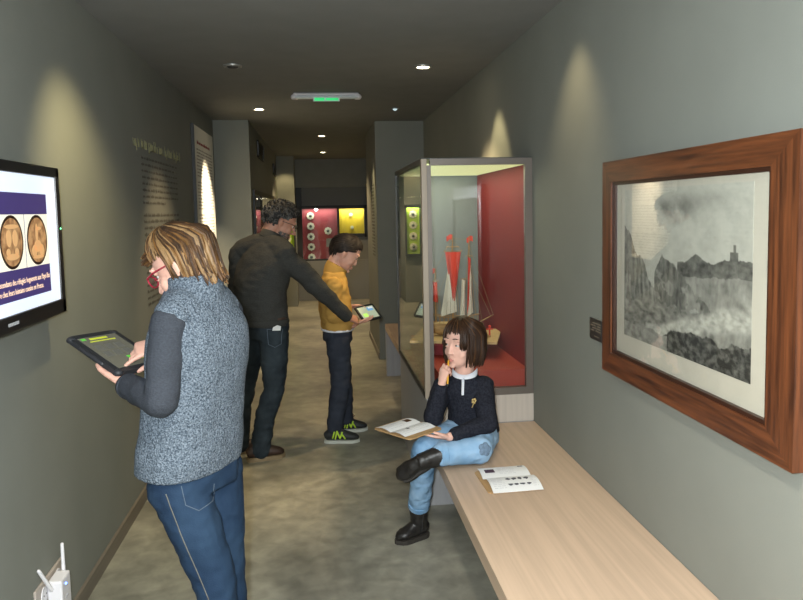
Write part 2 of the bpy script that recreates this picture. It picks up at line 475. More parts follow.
light('right_wall_wash', 'SPOT', (.80, 4.2, 2.42), 15, (1, .82, .45), target=(1.12, 4.18, 1.5), spot_size=math.radians(56), spot_blend=.6, shadow_soft_size=.03)
light('near_lamp', 'SPOT', (.1, .8, 2.42), 45, (1, .90, .75), target=(.15, 1.0, 0), spot_size=math.radians(110), spot_blend=.7, shadow_soft_size=.05)

# small unlit sensor
t = thing('ceiling_sensor', (.71, 6.3, ZC - .02), 'tiny pale ceiling sensor above the right side of the passage', 'sensor')
mb = MB(); mb.disc((.71, 6.3, ZC - .008), (1, 0, 0), (0, 1, 0), .034, .008); obj('sensor_base', mb, 'lamp_ring', t)
mb = MB(); mb.ell((.71, 6.3, ZC - .01), (.02, .02, .014)); obj('sensor_lens', mb, 'lamp_dim', t, True)

# emergency exit light
t = thing('exit_light', (.09, 5.5, ZC - .07), 'long clear emergency exit light with green sign on the ceiling', 'exit light')
mb = MB(); mb.tube([(-.15, 5.5, ZC - .012), (.33, 5.5, ZC - .012)], [(.045, .014)] * 2, across=(0, 1, 0)); obj('mounting_plate', mb, 'white_plastic', t, True)
mb = MB(); mb.tube([(-.145, 5.49, ZC - .034), (.325, 5.49, ZC - .034)], [(.036, .013)] * 2, across=(0, 1, 0), n=18); obj('clear_cover', mb, 'sign_white', t, True)
for sx in (-.15, .33):
    mb = MB(); mb.tube([(sx - .012, 5.5, ZC - .03), (sx + .012, 5.5, ZC - .03)], [(.046, .02)] * 2, across=(0, 1, 0), n=18); obj('end_cap', mb, 'white_plastic', t, True)
mb = MB(); mb.box((0, 5.445, ZC - .066), (.075, 5.449, ZC - .044)); mb.box((.085, 5.445, ZC - .064), (.18, 5.449, ZC - .046)); obj('green_sign', mb, 'sign_green', t)
mb = MB(); mb.box((-.01, 5.45, ZC - .07), (.19, 5.456, ZC - .04)); obj('sign_plate', mb, 'sign_white', t)

# ventilation grilles high on the left return wall
for (y0, y1, z0, z1, lb) in ((7.95, 8.75, 2.17, 2.36, 'dark square vent high on the left wall, nearer of two'), (10.6, 11.3, 2.12, 2.28, 'dark square vent high on the left wall, farther of two')):
    t = thing('wall_vent', (-.65, (y0 + y1) / 2, z0), lb, 'vent', 'vents high on the left wall')
    mb = MB(); mb.box((-.65, y0, z0), (-.645, y1, z1)); obj('vent_back', mb, 'display_black', t)
    mb = MB()
    for (a, b_) in (((y0, z0), (y1, z0 + .02)), ((y0, z1 - .02), (y1, z1)), ((y0, z0), (y0 + .03, z1)), ((y1 - .03, z0), (y1, z1))):
        mb.box((-.65, a[0], a[1]), (-.63, b_[0], b_[1]))
    obj('vent_frame', mb, 'dark_metal', t)
    mb = MB(); k = 7
    for i in range(k):
        z = z0 + .03 + (z1 - z0 - .06) * i / (k - 1); mb.box((-.648, y0 + .02, z - .004), (-.634, y1 - .02, z + .004))
    obj('louvre_slats', mb, 'dark_metal', t)

# ------------------------------------------------------------------ television on the left wall
t = thing('television', (-.96, 2.2, 1.205), 'wall-mounted black television showing two bronze medals on a slide', 'television')
X0, X1 = -.975, -.932
Y0, Y1, Z0, Z1 = 1.735, 2.678, 1.205, 1.727
mb = MB(); mb.box((X0, Y0 + .01, Z0 + .01), (X1 - .014, Y1 - .01, Z1 - .01), .008); obj('rear_housing', mb, 'black_plastic', t)
mb = MB()
for lo, hi in (((Y0, Z0), (Y1, Z0 + .052)), ((Y0, Z1 - .036), (Y1, Z1)), ((Y0, Z0), (Y0 + .036, Z1)), ((Y1 - .036, Z0), (Y1, Z1))):
    mb.box((X1 - .022, lo[0], lo[1]), (X1 + .006, hi[0], hi[1]), .005)
obj('bezel', mb, 'black_plastic', t)
sc_ = box('screen', (X1 - .012, Y0 + .03, Z0 + .04), (X1, Y1 - .03, Z1 - .03), 'slide_white', t)
box('slide_panel', (X1, 1.86, 1.297), (X1 + .0006, 2.555, 1.63), 'slide_purple', t)
for yc, nm in ((2.262, 0), (2.458, 1), (2.066, 2)):
    if nm == 2: continue
    box('slide_photo', (X1 + .0006, yc - .092, 1.392), (X1 + .0012, yc + .098, 1.562), 'slide_paper', t)
    mb = MB(); mb.cur = 2; mb.disc((X1 + .0012, yc, 1.477), (0, 1, 0), (0, 0, 1), .083, .0006, 40); mb.cur = 1
    mb.disc((X1 + .0018, yc, 1.477), (0, 1, 0), (0, 0, 1), .074, .0006, 40); mb.cur = 0
    if nm == 0:
        mb.cur = 0
        for dy, dz, ry, rz in ((-.022, .012, .018, .026), (.022, .012, .018, .026), (0, .048, .05, .007), (0, -.045, .045, .010), (-.03, -.03, .014, .012), (.03, -.03, .014, .012)):
            mb.prism([(ry * math.cos(a * PI / 8), rz * math.sin(a * PI / 8)) for a in range(16)], (X1 + .0024, yc + dy, 1.477 + dz), (0, 1, 0), (0, 0, 1), .0005)
    else:
        for dy, dz, ry, rz in ((-.005, .025, .010, .03), (.012, .038, .022, .006), (0, -.02, .03, .02), (-.03, -.035, .02, .02), (.03, -.035, .02, .02), (0, -.056, .045, .006)):
            mb.prism([(ry * math.cos(a * PI / 8), rz * math.sin(a * PI / 8)) for a in range(16)], (X1 + .0024, yc + dy, 1.477 + dz), (0, 1, 0), (0, 0, 1), .0005)
    obj('medal_picture', mb, ['medal_rim', 'medal_bronze', 'frame_dark'], t)
for body, yr, z in (('descendants des réfugiés huguenots aux Pays-Bas', 2.548, 1.345), ('encore chez leurs lointains cousins en Prusse.', 2.49, 1.316)):
    me = text_mesh(body, .0255, frame_mtx((X1 + .0012, yr, z), (0, 1, 0), (0, 0, 1)) @ Matrix.Diagonal((.80, 1, 1, 1)), .0003); put(me, 'slide_caption', 'slide_text', t)
mb = MB()
for i in range(7): mb.box((X1 + .006, 2.19 + i * .011, Z0 + .021), (X1 + .0066, 2.198 + i * .011, Z0 + .031))
obj('maker_mark', mb, 'paper_grey', t)
box('wall_bracket', (XL, 1.95, 1.32), (X0, 2.4, 1.6), 'dark_metal', t)
mb = MB(); mb.ell((X1 + .004, 2.662, 1.51), .004); obj('status_light_or_glint', mb, 'glint_green', t, True)  # glowing dot put in for the flash reflected on the television


# ------------------------------------------------------------------ wall lettering and lit text panel
def words(mb, x, y0, y1, z, h, rnd, depth=.0015, sgn=1):
    y = y0
    while y < y1 - .02:
        ln = rnd.uniform(.03, .11); e_ = min(y + ln, y1)
        # a word: a low body with a few taller strokes
        mb.box((x, y, z), (x + depth * sgn, e_, z + h * .62))
        k = y + .008
        while k < e_ - .006:
            if rnd.random() < .45: mb.box((x, k, z - (h * .25 if rnd.random() < .3 else 0)), (x + depth * sgn, k + .004, z + h))
            k += .014
        y = e_ + .018
rnd = random.Random(3)
t = thing('wall_lettering', (XL, 4.7, 1.0), 'yellowish heading over dark paragraph lettered straight onto the left wall', 'wall text')
mb = MB()
y = 4.0
while y < 5.3:
    ln = rnd.uniform(.10, .24); k = y
    while k < min(y + ln, 5.32):
        hh = rnd.choice((.04, .04, .065, .05)); z0 = 1.935 - (.02 if rnd.random() < .2 else 0)
        mb.box((XL, k, z0), (XL + .002, k + .008, z0 + hh))
        if rnd.random() < .7: mb.box((XL, k, z0), (XL + .002, k + .026, z0 + .007))
        if rnd.random() < .5: mb.box((XL, k + .018, z0), (XL + .002, k + .026, z0 + .04))
        k += .036
    y += ln + .05
obj('heading', mb, 'lettering_yellow', t)
mb = MB()
for i in range(24):
    z = 1.875 - i * .0368
    if i in (8, 19): continue
    words(mb, XL, 4.16, 5.17 if i not in (7, 18) else 4.75, z, .019, rnd)
obj('paragraph', mb, 'lettering_dark', t)

t = thing('text_panel', (XL + .02, 6.33, 1.05), 'tall white text panel lit by a spot on the left wall', 'panel')
box('panel_board', (XL, 5.83, 1.03), (XL + .022, 6.84, 2.275), 'panel_white', t, .002)
mb = MB(); words(mb, XL + .022, 5.95, 6.62, 2.13, .03, rnd); obj('panel_heading', mb, 'case_red', t)
mb = MB()
for i in range(38):
    if i % 10 == 9: continue
    words(mb, XL + .022, 5.92, 6.74, 2.08 - i * .027, .013, rnd)
obj('panel_text', mb, 'panel_grey_text', t)
box('panel_edge', (XL, 5.815, 1.02), (XL + .024, 5.83, 2.28), 'dark_metal', t)

t = thing('pier_lettering', (.6, 7.8, 1.1), 'dark text lettered on the lit side of the right-hand pier', 'wall text')
mb = MB()
for i in range(22): words(mb, .6, 7.50, 7.86, 1.82 - i * .036, .018, rnd, sgn=-1)
obj('paragraph', mb, 'lettering_dark', t)

# ------------------------------------------------------------------ socket plate and plugged-in repeater, lower left
t = thing('wall_socket', (XL, 2.57, .2), 'beige double wall socket plate behind the white repeater', 'socket')
box('cover_plate', (XL, 2.435, .235), (XL + .01, 2.685, .325), 'outlet_beige', t, .003)
for yc in (2.50, 2.625):
    mb = MB(); mb.disc((XL + .01, yc, .28), (0, 1, 0), (0, 0, 1), .028, .003); s_ = obj('socket_well', mb, 'white_plastic', t)
    mb = MB()
    for d in (-.01, .01): mb.disc((XL + .0131, yc + d, .28), (0, 1, 0), (0, 0, 1), .003, .0006, 10)
    obj('socket_hole', mb, 'display_black', s_)
t = thing('wifi_repeater', (XL + .05, 2.53, .16), 'white plug-in repeater with two upright antennas low on left wall', 'repeater')
box('housing', (XL + .014, 2.515, .165), (XL + .064, 2.60, .315), 'white_plastic', t, .006)
mb = MB()
for i in range(6): mb.box((XL + .022 + i * .006, 2.5135, .18), (XL + .025 + i * .006, 2.5152, .25))
obj('vent_slots', mb, 'paper_grey', t)
for (a, b_) in (((XL + .03, 2.512, .29), (XL + .012, 2.462, .385)), ((XL + .04, 2.603, .28), (XL + .037, 2.612, .405))):
    mb = MB(); mb.tube([a, b_], [.0075, .006], n=10); obj('antenna', mb, 'white_plastic', t, True)
mb = MB(); mb.ell((XL + .065, 2.55, .29), .004); obj('status_light_or_glint', mb, 'led_blue', t, True)
box('button', (XL + .0635, 2.545, .238), (XL + .0655, 2.57, .246), 'paper_grey', t); box('button', (XL + .0635, 2.548, .19), (XL + .0655, 2.565, .21), 'paper_grey', t)

for o_ in list(bpy.data.objects):
    if o_.parent is None and o_.name in ('wall_socket', 'wifi_repeater'): o_.location += V((0, -.045, -.030))

# ------------------------------------------------------------------ framed engraving on the right wall
FX = 1.1
t = thing('framed_engraving', (FX, 1.995, .93), 'large wood-framed engraving of a rocky landscape on the right wall', 'picture')
ya, yb, za, zb = 1.45, 2.538, .928, 1.712      # outer
ia, ib, ja, jb = 1.552, 2.462, 1.006, 1.636    # opening
mb = MB()
def bar(p):  # trapezoid bar with a raised profile
    mb.prism(p, (FX - .034, 0, 0), (0, 1, 0), (0, 0, 1), .030)
for nm, q, mt in (('frame_rail', [(ya, zb), (yb, zb), (ib, jb), (ia, jb)], 'frame_wood'), ('frame_rail', [(ya, za), (ia, ja), (ib, ja), (yb, za)], 'frame_wood'),
              ('frame_stile', [(ya, za), (ya, zb), (ia, jb), (ia, ja)], 'frame_wood_upright'), ('frame_stile', [(yb, za), (ib, ja), (ib, jb), (yb, zb)], 'frame_wood_upright')):
    mb = MB(); mb.prism(q, (FX - .036, 0, 0), (0, 1, 0), (0, 0, 1), .036); obj(nm, mb, mt, t)
mb = MB(); e_ = .012
for q in ([(ia, jb), (ib, jb), (ib - e_, jb - e_), (ia + e_, jb - e_)], [(ia, ja), (ia + e_, ja + e_), (ib - e_, ja + e_), (ib, ja)], [(ia, ja), (ia, jb), (ia + e_, jb - e_), (ia + e_, ja + e_)], [(ib, ja), (ib - e_, ja + e_), (ib - e_, jb - e_), (ib, jb)]):
    mb.prism(q, (FX - .030, 0, 0), (0, 1, 0), (0, 0, 1), .02)
obj('inner_slip', mb, 'frame_dark', t)
box('mat_board', (FX - .016, ia, ja), (FX - .010, ib, jb), 'mat_board', t)
# the print: an engraved landscape worked out tone by tone
pa, pb, pc, pd = 1.642, 2.386, 1.088, 1.604
NU, NV = 300, 210
def fb(x, y, s=1):
    return noise.fractal(V((x * s, y * s, 3.1)), .9, 2.1, 5)
def sst(a, b_, x):
    x = min(1, max(0, (x - a) / (b_ - a))); return x * x * (3 - 2 * x)
def paint(u, v):
    n = fb(u, v, 9); n2 = fb(u + 9, v, 26)
    g = .50 + .10 * v - .05 * n
    cl = math.exp(-(((u - .50 + .05 * n) / .17) ** 2 + ((v - .885 + .03 * n) / .075) ** 2) * 1.4)
    cl2 = math.exp(-(((u - .72) / .2) ** 2 + ((v - .92) / .05) ** 2))
    cl3 = math.exp(-(((u - .16) / .14) ** 2 + ((v - .84 + .05 * n) / .09) ** 2))
    g += -.26 * cl * (1 + .5 * n) - .08 * cl2 + .06 * cl3
    # far hills on the right with a ruined tower
    ridge = .56 + .05 * sst(.55, .64, u) - .035 * sst(.66, .72, u) + .03 * sst(.75, .9, u) + .012 * fb(u * 3, 0, 5)
    if u > .5 and v < ridge: g = .23 + .07 * n + .04 * n2
    if .888 < u < .904 and .5 < v < .685: g = .27
    if .868 < u < .92 and v < .645 and v > .5: g = .25 + .05 * n2
    # broad slope falling to the left
    sl = .55 - .10 * (1 - u) + .015 * fb(u, 1, 9)
    if u > .45 and v < sl - .03: g = .36 + .09 * n + .06 * fb(u * 6, v * 1.5 - u * 3, 7)
    # central crag
    cr_ = .60 - 2.2 * max(0, .37 - u) - .75 * max(0, u - .37) + .03 * fb(u, 7, 14)
    if .30 < u < .80 and v < cr_: g = .25 + .10 * fb(u * 3, v * .8, 13) + (.10 if n > .15 else 0)
    # left cliffs
    lc = .74 - 1.1 * u - .5 * max(0, u - .17) + .05 * fb(u, 2, 12)
    if u < .33 and v < lc: g = .29 + .12 * fb(u * 4, v * .6, 12) + .05 * n2
    # low ruins and the pale track
    lo_ = .30 - .12 * abs(u - .35) + .03 * fb(u, 5, 20)
    if v < lo_ and u < .62: g = .30 + .13 * fb(u * 1.5, v * 2.5, 13)
    tr = .10 + .32 * max(0, u - .3)
    td = abs(v - tr - .02 * n) / (.05 * (.5 + u))
    if u > .22 and td < 1.3: g = g + (.50 + .12 * n2 + .06 * fb(u * 2, v * 6, 9) - g) * (1 - sst(.5, 1.3, td))
    fg = .13 + .10 * (u - .45) + .05 * fb(u, 3, 8) - .25 * max(0, .52 - u)
    if v < fg and u > .36: g = .17 + .11 * fb(u * 2, v * 2, 15)
    if u < .42 and v < .10 + .02 * n: g = .36 + .08 * n2
    g = .36 + (g - .36) * 1.45 + .06 * n2 + .03 * fb(u * 3, v * 3, 60)
    return max(.03, min(.72, g)) * .70
mb = MB()
mb.grid(lambda u, v: V((FX - .017, pb + (pa - pb) * u, pc + (pd - pc) * v)), NU, NV, thick=(.0008, 0, 0))
me = mb.mesh('print')
at = me.color_attributes.new('ink', 'FLOAT_COLOR', 'POINT')
for i, v_ in enumerate(me.vertices):
    u = (v_.co.y - pb) / (pa - pb); vv = (v_.co.z - pc) / (pd - pc); g = paint(u, vv)
    at.data[i].color = (g * .98, g * .97, g * .86, 1)
pm = bpy.data.materials.new('engraving_print'); pm.use_nodes = True
a_ = pm.node_tree.nodes.new('ShaderNodeVertexColor'); a_.layer_name = 'ink'
pm.node_tree.links.new(a_.outputs[0], pm.node_tree.nodes['Principled BSDF'].inputs['Base Color']); pm.node_tree.nodes['Principled BSDF'].inputs['Roughness'].default_value = .8
put(me, 'print', [pm], t)
box('glazing', (FX - .0225, ia + .002, ja + .002), (FX - .0205, ib - .002, jb - .002), 'picture_glass', t)

t = thing('wall_plaque', (1.1, 2.677, 1.01), 'small black caption plaque beside the framed engraving', 'plaque')
box('plaque_board', (1.094, 2.615, 1.012), (1.1, 2.738, 1.098), 'plaque_black', t, .001)
mb = MB()
for i in range(4): words(mb, 1.0938, 2.625, 2.725, 1.078 - i * .010, .006, rnd, .0008, -1)
words(mb, 1.0938, 2.64, 2.72, 1.026, .005, rnd, .0008, -1)
obj('caption_text', mb, 'plaque_text', t)

# ------------------------------------------------------------------ benches
t = thing('bench', (.8, 1.7, 0), 'long pale oak bench running along the right wall to the display case', 'bench')
box('seat_board', (.506, -.9, .372), (XR - .002, 3.505, .43), 'bench_oak', t, .002)
box('support_panel', (.56, -.7, 0), (1.08, -.64, .372), 'plinth_grey', t, .001)
t = thing('bench', (.85, 6, 0), 'farther low bench beyond the display case, half hidden by its glass', 'bench')
box('seat_board', (.596, 4.78, .43), (XR - .002, 6.52, .486), 'bench_oak', t, .002)
box('support_panel', (.596, 6.44, 0), (1.08, 6.5, .43), 'plinth_grey', t, .001)

# ------------------------------------------------------------------ ship display case
CX0, CX1, CY0, CY1, CZ0, CZ1 = .522, 1.098, 3.515, 4.725, .575, 1.805
t = thing('display_case', (.81, 4.12, 0), 'tall glass museum case with red interior holding the model ship', 'display case')
box('plinth', (.532, CY0 + .012, 0), (1.098, 4.715, CZ0), ['plinth_grey'], t)
box('front_panel', (.545, CY0, .43), (1.098, CY0 + .012, CZ0), 'plinth_ash', t)
mb = MB()
mb.box((CX0, CY0, CZ0), (CX1, CY0 + .035, CZ0 + .038)); mb.box((CX0 + .045, CY0, CZ1 - .032), (CX1, CY0 + .03, CZ1)); mb.box((CX1 - .038, CY0, CZ0 + .038), (CX1, CY0 + .03, CZ1 - .032))
mb.box((CX0 + .028, CY0 + .004, CZ0 + .038), (CX0 + .05, CY0 + .03, CZ1 - .032))
obj('front_frame', mb, 'case_frame', t)
box('corner_post', (CX0, CY0 - .003, CZ0), (CX0 + .028, CY0 + .035, CZ1), 'case_post', t, .002)
mb = MB()
mb.box((CX0, CY0 + .035, CZ0), (CX0 + .02, CY1, CZ0 + .022)); mb.box((CX0, CY0 + .035, CZ1 - .022), (CX0 + .02, CY1, CZ1)); mb.box((CX0, CY1 - .018, CZ0 + .022), (CX0 + .018, CY1, CZ1 - .022))
obj('side_frame', mb, 'dark_metal', t)
box('front_glass', (CX0 + .05, CY0 + .012, CZ0 + .038), (CX1 - .038, CY0 + .018, CZ1 - .032), 'clear_glass', t)
box('side_glass', (CX0 + .005, CY0 + .035, CZ0 + .022), (CX0 + .011, CY1 - .018, CZ1 - .022), 'case_glass', t)
box('floor_panel', (CX0 + .02, CY0 + .035, CZ0), (CX1 - .004, CY1 - .02, CZ0 + .02), 'case_red', t)
box('red_side_panel', (CX1 - .016, CY0 + .03, CZ0 + .02), (CX1 - .002, CY1 - .02, CZ1 - .03), 'case_red', t)
box('grey_rear_panel', (CX0 + .02, CY1 - .02, CZ0 + .02), (CX1 - .002, CY1 - .006, CZ1 - .02), 'case_grey', t)
box('light_panel', (CX0 + .03, CY0 + .04, CZ1 - .03), (CX1 - .02, CY1 - .03, CZ1 - .022), 'case_light', t)
box('lid', (CX0 + .002, CY0 + .002, CZ1 - .002), (CX1 - .001, CY1 - .002, CZ1 + .004), 'dark_metal', t)
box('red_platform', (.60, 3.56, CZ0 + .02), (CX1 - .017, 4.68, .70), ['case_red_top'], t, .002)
light('case_lamp', 'AREA', (.80, 4.12, CZ1 - .036), 2.0, (1, .93, .66), target=(.80, 4.12, 0), shape='RECTANGLE', size=.4, size_y=1.0)

# sand tray and the model ship
TZ = .70
t = thing('sand_tray', (.8, 4.1, TZ), 'beige tray of sand with tiny boats under the model ship', 'tray')
TX, TY = V((.93, -.30, 0)).normalized(), V((.30, .93, 0)).normalized(); TC = V((.80, 4.08, TZ))
mb = MB(); mb.prism([(-.15, -.11), (.16, -.11), (.16, .15), (-.15, .15)], TC, TX, TY, .085); obj('pedestal', mb, 'case_red', t)
mb = MB(); mb.prism([(-.245, -.205), (.255, -.205), (.255, .235), (-.245, .235)], TC + V((0, 0, .085)), TX, TY, .014); obj('tray_board', mb, 'tray_sand', t)
TT = TZ + .099
for k, (px, py) in enumerate(((.16, -.10), (.10, -.15), (.20, -.02))):
    b0 = TC + TX * px + TY * py + V((0, 0, .099))
    lb = ('small boat with pale blue sail on the sand tray', 'tiny bare wooden boat at the tray front', 'little red-painted figure post on the sand tray')[k]
    if k < 2:
        tt = thing('toy_boat', b0, lb, 'boat', 'small boats on the sand tray')
        mb = MB(); mb.tube([b0 + TX * -.045 + V((0, 0, .012)), b0 + V((0, 0, .008)), b0 + TX * .05 + V((0, 0, .014))], [(.005, .006), (.016, .010), (.003, .006)], across=TY); obj('hull', mb, 'ship_wood', tt, True)
        mb = MB(); mb.tube([b0 + V((0, 0, .01)), b0 + V((0, 0, .095))], [.0022, .0015], n=8); obj('mast', mb, 'ship_wood', tt, True)
        if k == 0:
            mb = MB(); mb.prism([(-.004, .03), (-.03, .03), (-.004, .09)], b0, TX, V((0, 0, 1)), .002); obj('sail', mb, 'flag_blue', tt)
    else:
        tt = thing('marker_post', b0, lb, 'post')
        mb = MB(); mb.tube([b0, b0 + V((0, 0, .05))], [.006, .005], n=10); obj('shaft', mb, 'sail_red', tt, True)
        mb = MB(); mb.ell(b0 + V((0, 0, .057)), .009); mb.tube([b0 + V((0, 0, .04)) - TX * .018, b0 + V((0, 0, .042)) + TX * .018], [.004, .004], n=8); obj('head', mb, 'sail_red', tt, True)

SB = V((.790, 4.06, TT)); SX = V((.97, -.24, 0)).normalized(); SY = V((.24, .97, 0)); UP = V((0, 0, 1))
t = thing('model_ship', SB, 'wooden model sailing ship with red and cream sails', 'model ship')
def S(x, z, y=0): return SB + SX * x + SY * y + UP * z
mb = MB()
HR = []
secs = [(-.155, .075, .010, .020), (-.13, .052, .030, .036), (-.07, .040, .040, .040), (.02, .036, .043, .036), (.09, .042, .036, .036), (.135, .056, .022, .026), (.165, .072, .004, .008)]
mb.tube([S(a, z) for a, z, _, _ in secs], [(ra, rb) for _, _, ra, rb in secs], across=SY, n=18); obj('hull', mb, 'ship_wood', t, True)
mb = MB(); mb.prism([(-.14, -.018), (-.05, -.03), (.08, -.028), (.14, -.006), (.14, .006), (.08, .028), (-.05, .03), (-.14, .018)], SB + UP * .075, SX, SY, .006); obj('deck', mb, 'tray_sand', t)
mb = MB()
for sy in (-1, 1):
    pts = [S(a, .112 + .02 * (a / .15) ** 2, sy * q) for a, q in ((-.145, .018), (-.05, .034), (.08, .03), (.145, .006))]
    mb.tube(pts, [.002] * 4, n=6)
    for i in range(12):
        a = -.14 + i * .025; q = .033 * (1 - (a / .17) ** 2); mb.tube([S(a, .07, sy * q), S(a, .114 + .02 * (a / .15) ** 2, sy * q)], [.0016, .0016], n=6)
obj('railing', mb, 'ship_wood', t, True)
for nm, a, h in (('mast', -.115, .40), ('mast', -.012, .60), ('mast', .085, .59)):
    mb = MB(); mb.tube([S(a, .06), S(a, h * .6), S(a + .004, h)], [.006, .0048, .003], n=10); mo = obj(nm, mb, 'ship_wood', t, True)
    mb = MB(); f0 = S(a + .004, h)
    mb.grid(lambda u, v: f0 + SX * (-.036 * u if a < 0 else .022 - .036 * u) + UP * (-.002 - .030 * v + .006 * math.sin(u * 5)) + SY * (.004 * math.sin(u * 6)), 8, 4, thick=SY * .0012); obj('pennant', mb, 'sail_red', mo, True)
mb = MB(); mb.tube([S(.15, .085), S(.225, .125)], [.004, .002], n=8); obj('bowsprit', mb, 'ship_wood', t, True)
def sail(a0, z0, a1, z1, a2, z2, a3, z3, mt, belly=.022, yoff=-.008):
    """bottom-left, bottom-right, top-right, top-left"""
    mb = MB()
    def f(u, v):
        p = S(a0, z0) * (1 - u) * (1 - v) + S(a1, z1) * u * (1 - v) + S(a2, z2) * u * v + S(a3, z3) * (1 - u) * v
        return p + SY * (yoff - belly * math.sin(PI * u) * math.sin(PI * min(1, v * .9 + .05)) + .003 * math.sin(u * 14))
    mb.grid(f, 14, 16, thick=SY * .0015); obj('sail', mb, mt, t, True)
sail(-.085, .115, .012, .145, -.004, .44, -.038, .40, 'sail_cream')
sail(-.018, .21, .002, .21, .040, .50, -.052, .50, 'sail_red', yoff=-.016)
sail(.030, .10, .060, .10, .064, .33, .044, .34, 'sail_cream', yoff=-.012)
sail(.074, .115, .108, .14, .098, .42, .090, .42, 'sail_cream', yoff=-.006)
sail(.072, .12, .086, .20, .098, .46, .082, .47, 'sail_red', yoff=-.014)
sail(-.136, .21, -.100, .20, -.102, .32, -.128, .325, 'sail_red', yoff=-.008)
mb = MB()
for (a0, a1, z) in ((-.06, .046, .505), (-.045, .03, .53), (-.135, -.095, .328), (.07, .105, .475), (.038, .07, .34)):
    mb = MB(); mb.tube([S(a0, z, -.012), S(a1, z, -.012)], [.0025, .0025], n=8); obj('yard', mb, 'ship_wood', t, True)
mb = MB()
for a, h in ((-.115, .37), (-.012, .55), (.085, .54)):
    for sy in (-1, 1):
        for da in (-.04, -.015, .015, .04):
            mb.tube([S(a + da, .10, sy * .034), S(a, h, 0)], [.0011, .0011], n=5, cap=False)
for p, q in ((S(.225, .125), S(.085, .55)), (S(.21, .118), S(.085, .40)), (S(-.155, .10), S(-.115, .39)), (S(-.115, .39), S(-.012, .58)), (S(-.012, .58), S(.085, .57)), (S(-.06, .505), S(-.012, .57)), (S(.046, .505), S(-.012, .57)), (S(-.16, .1), S(-.012, .45)), (S(.16, .09), S(.085, .50))):
    mb.tube([p, q], [.0011, .0011], n=5, cap=False)
obj('rigging', mb, 'rope', t)

# ------------------------------------------------------------------ back and side display cases
def medal(loc, ax, ay, nrm, r, label, group, center='display_dark_centre'):
    loc, ax, ay, nrm = V(loc), V(ax), V(ay), V(nrm)
    t = thing('display_medal', loc, label, 'medal', group)
    k = 32
    mb = MB(); mb.prism([(r * (1 + .06 * math.cos(8 * 2 * PI * i / k)) * math.cos(2 * PI * i / k), r * (1 + .06 * math.cos(8 * 2 * PI * i / k)) * math.sin(2 * PI * i / k)) for i in range(k)], loc, ax, ay, .012)
    if ax.cross(ay).dot(nrm) < 0:
        mb.v = [p + nrm * .012 for p in mb.v]
    obj('rosette', mb, 'display_silver', t)
    mb = MB(); mb.ell(loc + nrm * .013, .42 * r, nu=14, nv=8); obj('boss', mb, center, t, True)
    return t


t = thing('wall_display_case', (.02, 12.42, .72), 'dark framed red display case of round medals at the far end', 'display case', None)
RX0, RX1, RZ0, RZ1 = -.30, .335, .72, 1.61
mb = MB(); mb.box((-.372, 12.30, .70), (RX0 + .02, 12.5, 1.975)); mb.box((RX1 - .005, 12.30, .70), (RX1 + .03, 12.5, 1.66)); mb.box((RX0, 12.30, RZ1), (RX1, 12.36, RZ1 + .05)); mb.box((RX0, 12.30, .70), (RX1, 12.36, .73)); obj('case_frame', mb, 'display_black', t)
box('back_panel', (RX0, 12.46, .72), (RX1, 12.5, RZ1), 'display_red', t)
box('glass_front', (RX0 + .02, 12.302, .73), (RX1 - .005, 12.306, RZ1), 'clear_glass', t)
box('upper_panel', (-.28, 12.44, RZ1 + .05), (.83, 12.5, 1.975), 'charcoal_panel', t)
light('red_case_lamp', 'AREA', (.02, 12.36, 1.60), 1.5, (1, .9, .75), target=(.02, 12.44, 1.0), shape='RECTANGLE', size=.55, size_y=.08)
t = thing('wall_display_case', (.58, 12.42, 1.1), 'bright yellow lined display case at the far end behind the boy', 'display case', None)
mb = MB(); mb.box((.365, 12.30, 1.10), (.83, 12.36, 1.16)); mb.box((.365, 12.30, 1.60), (.83, 12.36, 1.66)); mb.box((.805, 12.30, 1.10), (.862, 12.5, 1.66)); obj('case_frame', mb, 'display_black', t)
box('back_panel', (.365, 12.46, 1.12), (.81, 12.5, 1.63), 'display_yellow', t)
box('glass_front', (.365, 12.302, 1.16), (.805, 12.306, 1.60), 'clear_glass', t)
box('lower_panel', (.365, 12.36, .70), (.862, 12.5, 1.10), 'charcoal_panel', t)
light('yellow_case_lamp', 'AREA', (.59, 12.37, 1.59), 1.9, (1, .95, .7), target=(.59, 12.46, 1.1), shape='RECTANGLE', size=.4, size_y=.08)
ordn = ('topmost', 'second', 'third', 'fourth', 'fifth', 'sixth', 'seventh')
for i in range(6):
    medal((-.135, 12.448, 1.475 - i * .182 + .01), (1, 0, 0), (0, 0, 1), (0, -1, 0), .064, '%s round medal from the top in the left column of the far red case' % ordn[i], 'medals in the red case')
medal((.165, 12.448, 1.215), (1, 0, 0), (0, 0, 1), (0, -1, 0), .064, 'lone round medal on the right half of the far red case', 'medals in the red case')
t = tag(box('caption_card', (.13, 12.452, .93), (.29, 12.46, 1.08), 'charcoal_panel'), 'dark square caption card on the far red panel behind the boy', 'card')
for (x, z, r, lb) in ((.575, 1.49, .032, 'upper small silver piece on the yellow display panel'), (.59, 1.265, .03, 'lower small silver piece on the yellow display panel, near boy’s hair')):
    medal((x, 12.448, z), (1, 0, 0), (0, 0, 1), (0, -1, 0), r, lb, 'pieces on the yellow panel', 'display_silver')

